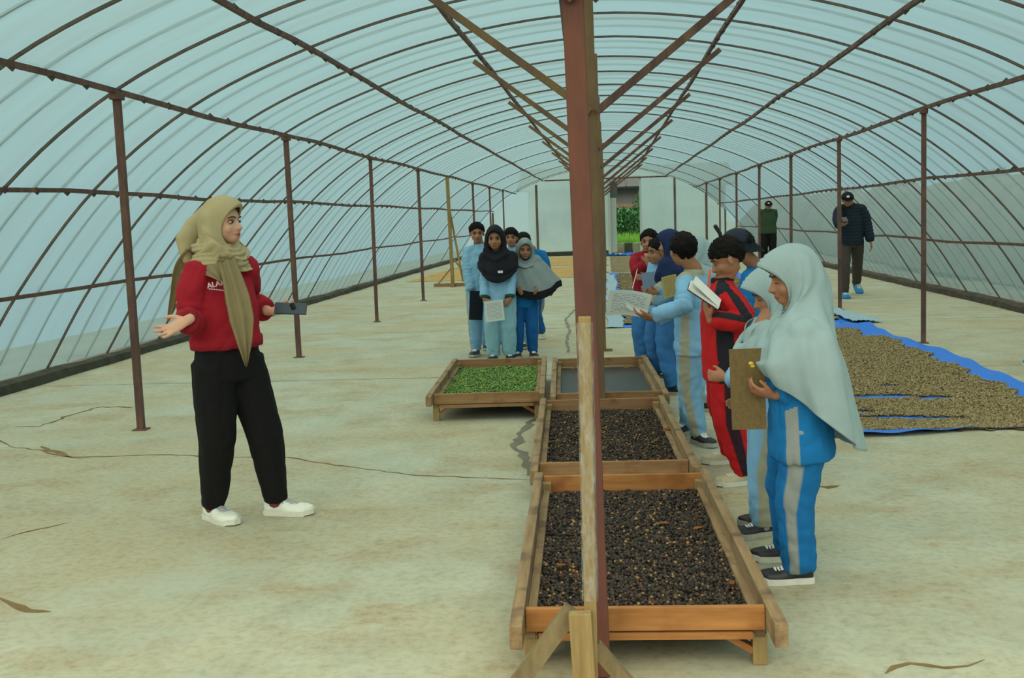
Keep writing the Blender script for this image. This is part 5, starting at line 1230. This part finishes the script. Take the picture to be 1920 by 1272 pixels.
# ---- things in the pupils' hands
sheet_obj('printed_sheet', at(1176, 568, 6.45), (1, .25, -.12), (.05, -.45, 1), .26, .17, MAT['page'], .03, .002, label='large printed sheet held out over the tray by the boy seen from behind', cat='paper')
sheet_obj('folded_sheet', at(1193, 581, 6.38), (1, .1, -.45), (0, 1, .3), .14, .10, MAT['page_b'], .008, .003, label='white folded sheet lying across the lower corner of the large printed sheet', cat='paper')
sheet_obj('yellow_headed_sheet', at(1256, 537, 6.95), (1, .2, .2), (-.05, -.3, 1), .10, .15, MAT['page_y'], .006, .002, label='sheet with a yellow heading held up beside the navy headscarf', cat='paper')
sheet_obj('writing_pad', at(1217, 533, 8.95), (1, -.1, .1), (0, .1, 1), .11, .20, plain('pale_blue_pad', S(150, 172, 196), .8, .05), 0, .006, label='pale blue writing pad upright in front of the boy with clasped hands', cat='pad')
bm = bmesh.new(); tube(bm, [at(1186, 541, 9.5), at(1195, 505, 9.6)], [.004, .003], 8); tag(obj('pen', bm, MAT['page_b']), label='slim white pen held by the boy in the dark red shirt', cat='pen')
bm = bmesh.new(); box(bm, at(1181, 549, 9.5), (.085, .15, .010), rot('X', .4), bev=.003); tag(obj('smartphone', bm, MAT['phone_d']), label='dark smartphone held low by the boy in the dark red shirt', cat='phone')
c = at(1318, 555, 5.35); nbk = empty('notebook', c, 0, label='open notebook held up to the face of the boy in the red tracksuit', cat='notebook')
for nm, off, tl, mt in (('cover', (0, 0, 0), .0, MAT['board_dark']), ('page_block', (.008, -.004, .007), .0, MAT['page_b']), ('raised_page', (.02, -.01, .022), .16, MAT['page_b'])):
    bm = bmesh.new(); box(bm, off, (.175, .13, .012 if nm == 'page_block' else .003), rot('Y', .62 + tl) @ rot('X', .28)); obj(nm, bm, mt, nbk)
bm = bmesh.new(); tube(bm, [at(1326, 548, 5.42), at(1331, 507, 5.42)], [.0055, .0055], 8); tag(obj('pen', bm, MAT['orange']), label='bright orange pen in the hand of the boy in the red tracksuit', cat='pen')
bm = bmesh.new(); tube(bm, [at(1341, 424, 6.15), at(1350, 438, 6.15), at(1358, 470, 6.18)], [.012, .011, .010], 10); tag(obj('black_rod', bm, MAT['phone_d']), label='short black rod sticking up behind the head of the boy in red', cat='rod')  # plain black rod, purpose not known
cb = empty('clipboard', at(1402, 730, 3.96), 0, label='worn tan clipboard hanging from the hand of the tallest girl', cat='clipboard')
b0 = sheet_obj('board', (0, 0, 0), (1, -.1, .03), (-.20, .1, 1), .125, .30, MAT['board_brown'], 0, .004, parent=cb)
bm = bmesh.new(); ellip(bm, at(1408, 682, 3.90), (.009, .009, .007)); ellip(bm, at(1411, 687, 3.90), (.008, .008, .006)); tag(obj('finger_ring', bm, plain('yellow_ring', S(214, 186, 60), .5, .1)), label='small yellow ring ornament on the finger of the tallest girl', cat='ring')  # finger ring, built as two small yellow beads
bm = bmesh.new(); box(bm, at(1330, 712, 6.0), (.02, .13, .17), rot('Y', .1), bev=.002); tag(obj('drawing_pad', bm, MAT['page_b']), label='white pad hanging down between the boy in light blue and the boy in red', cat='pad')
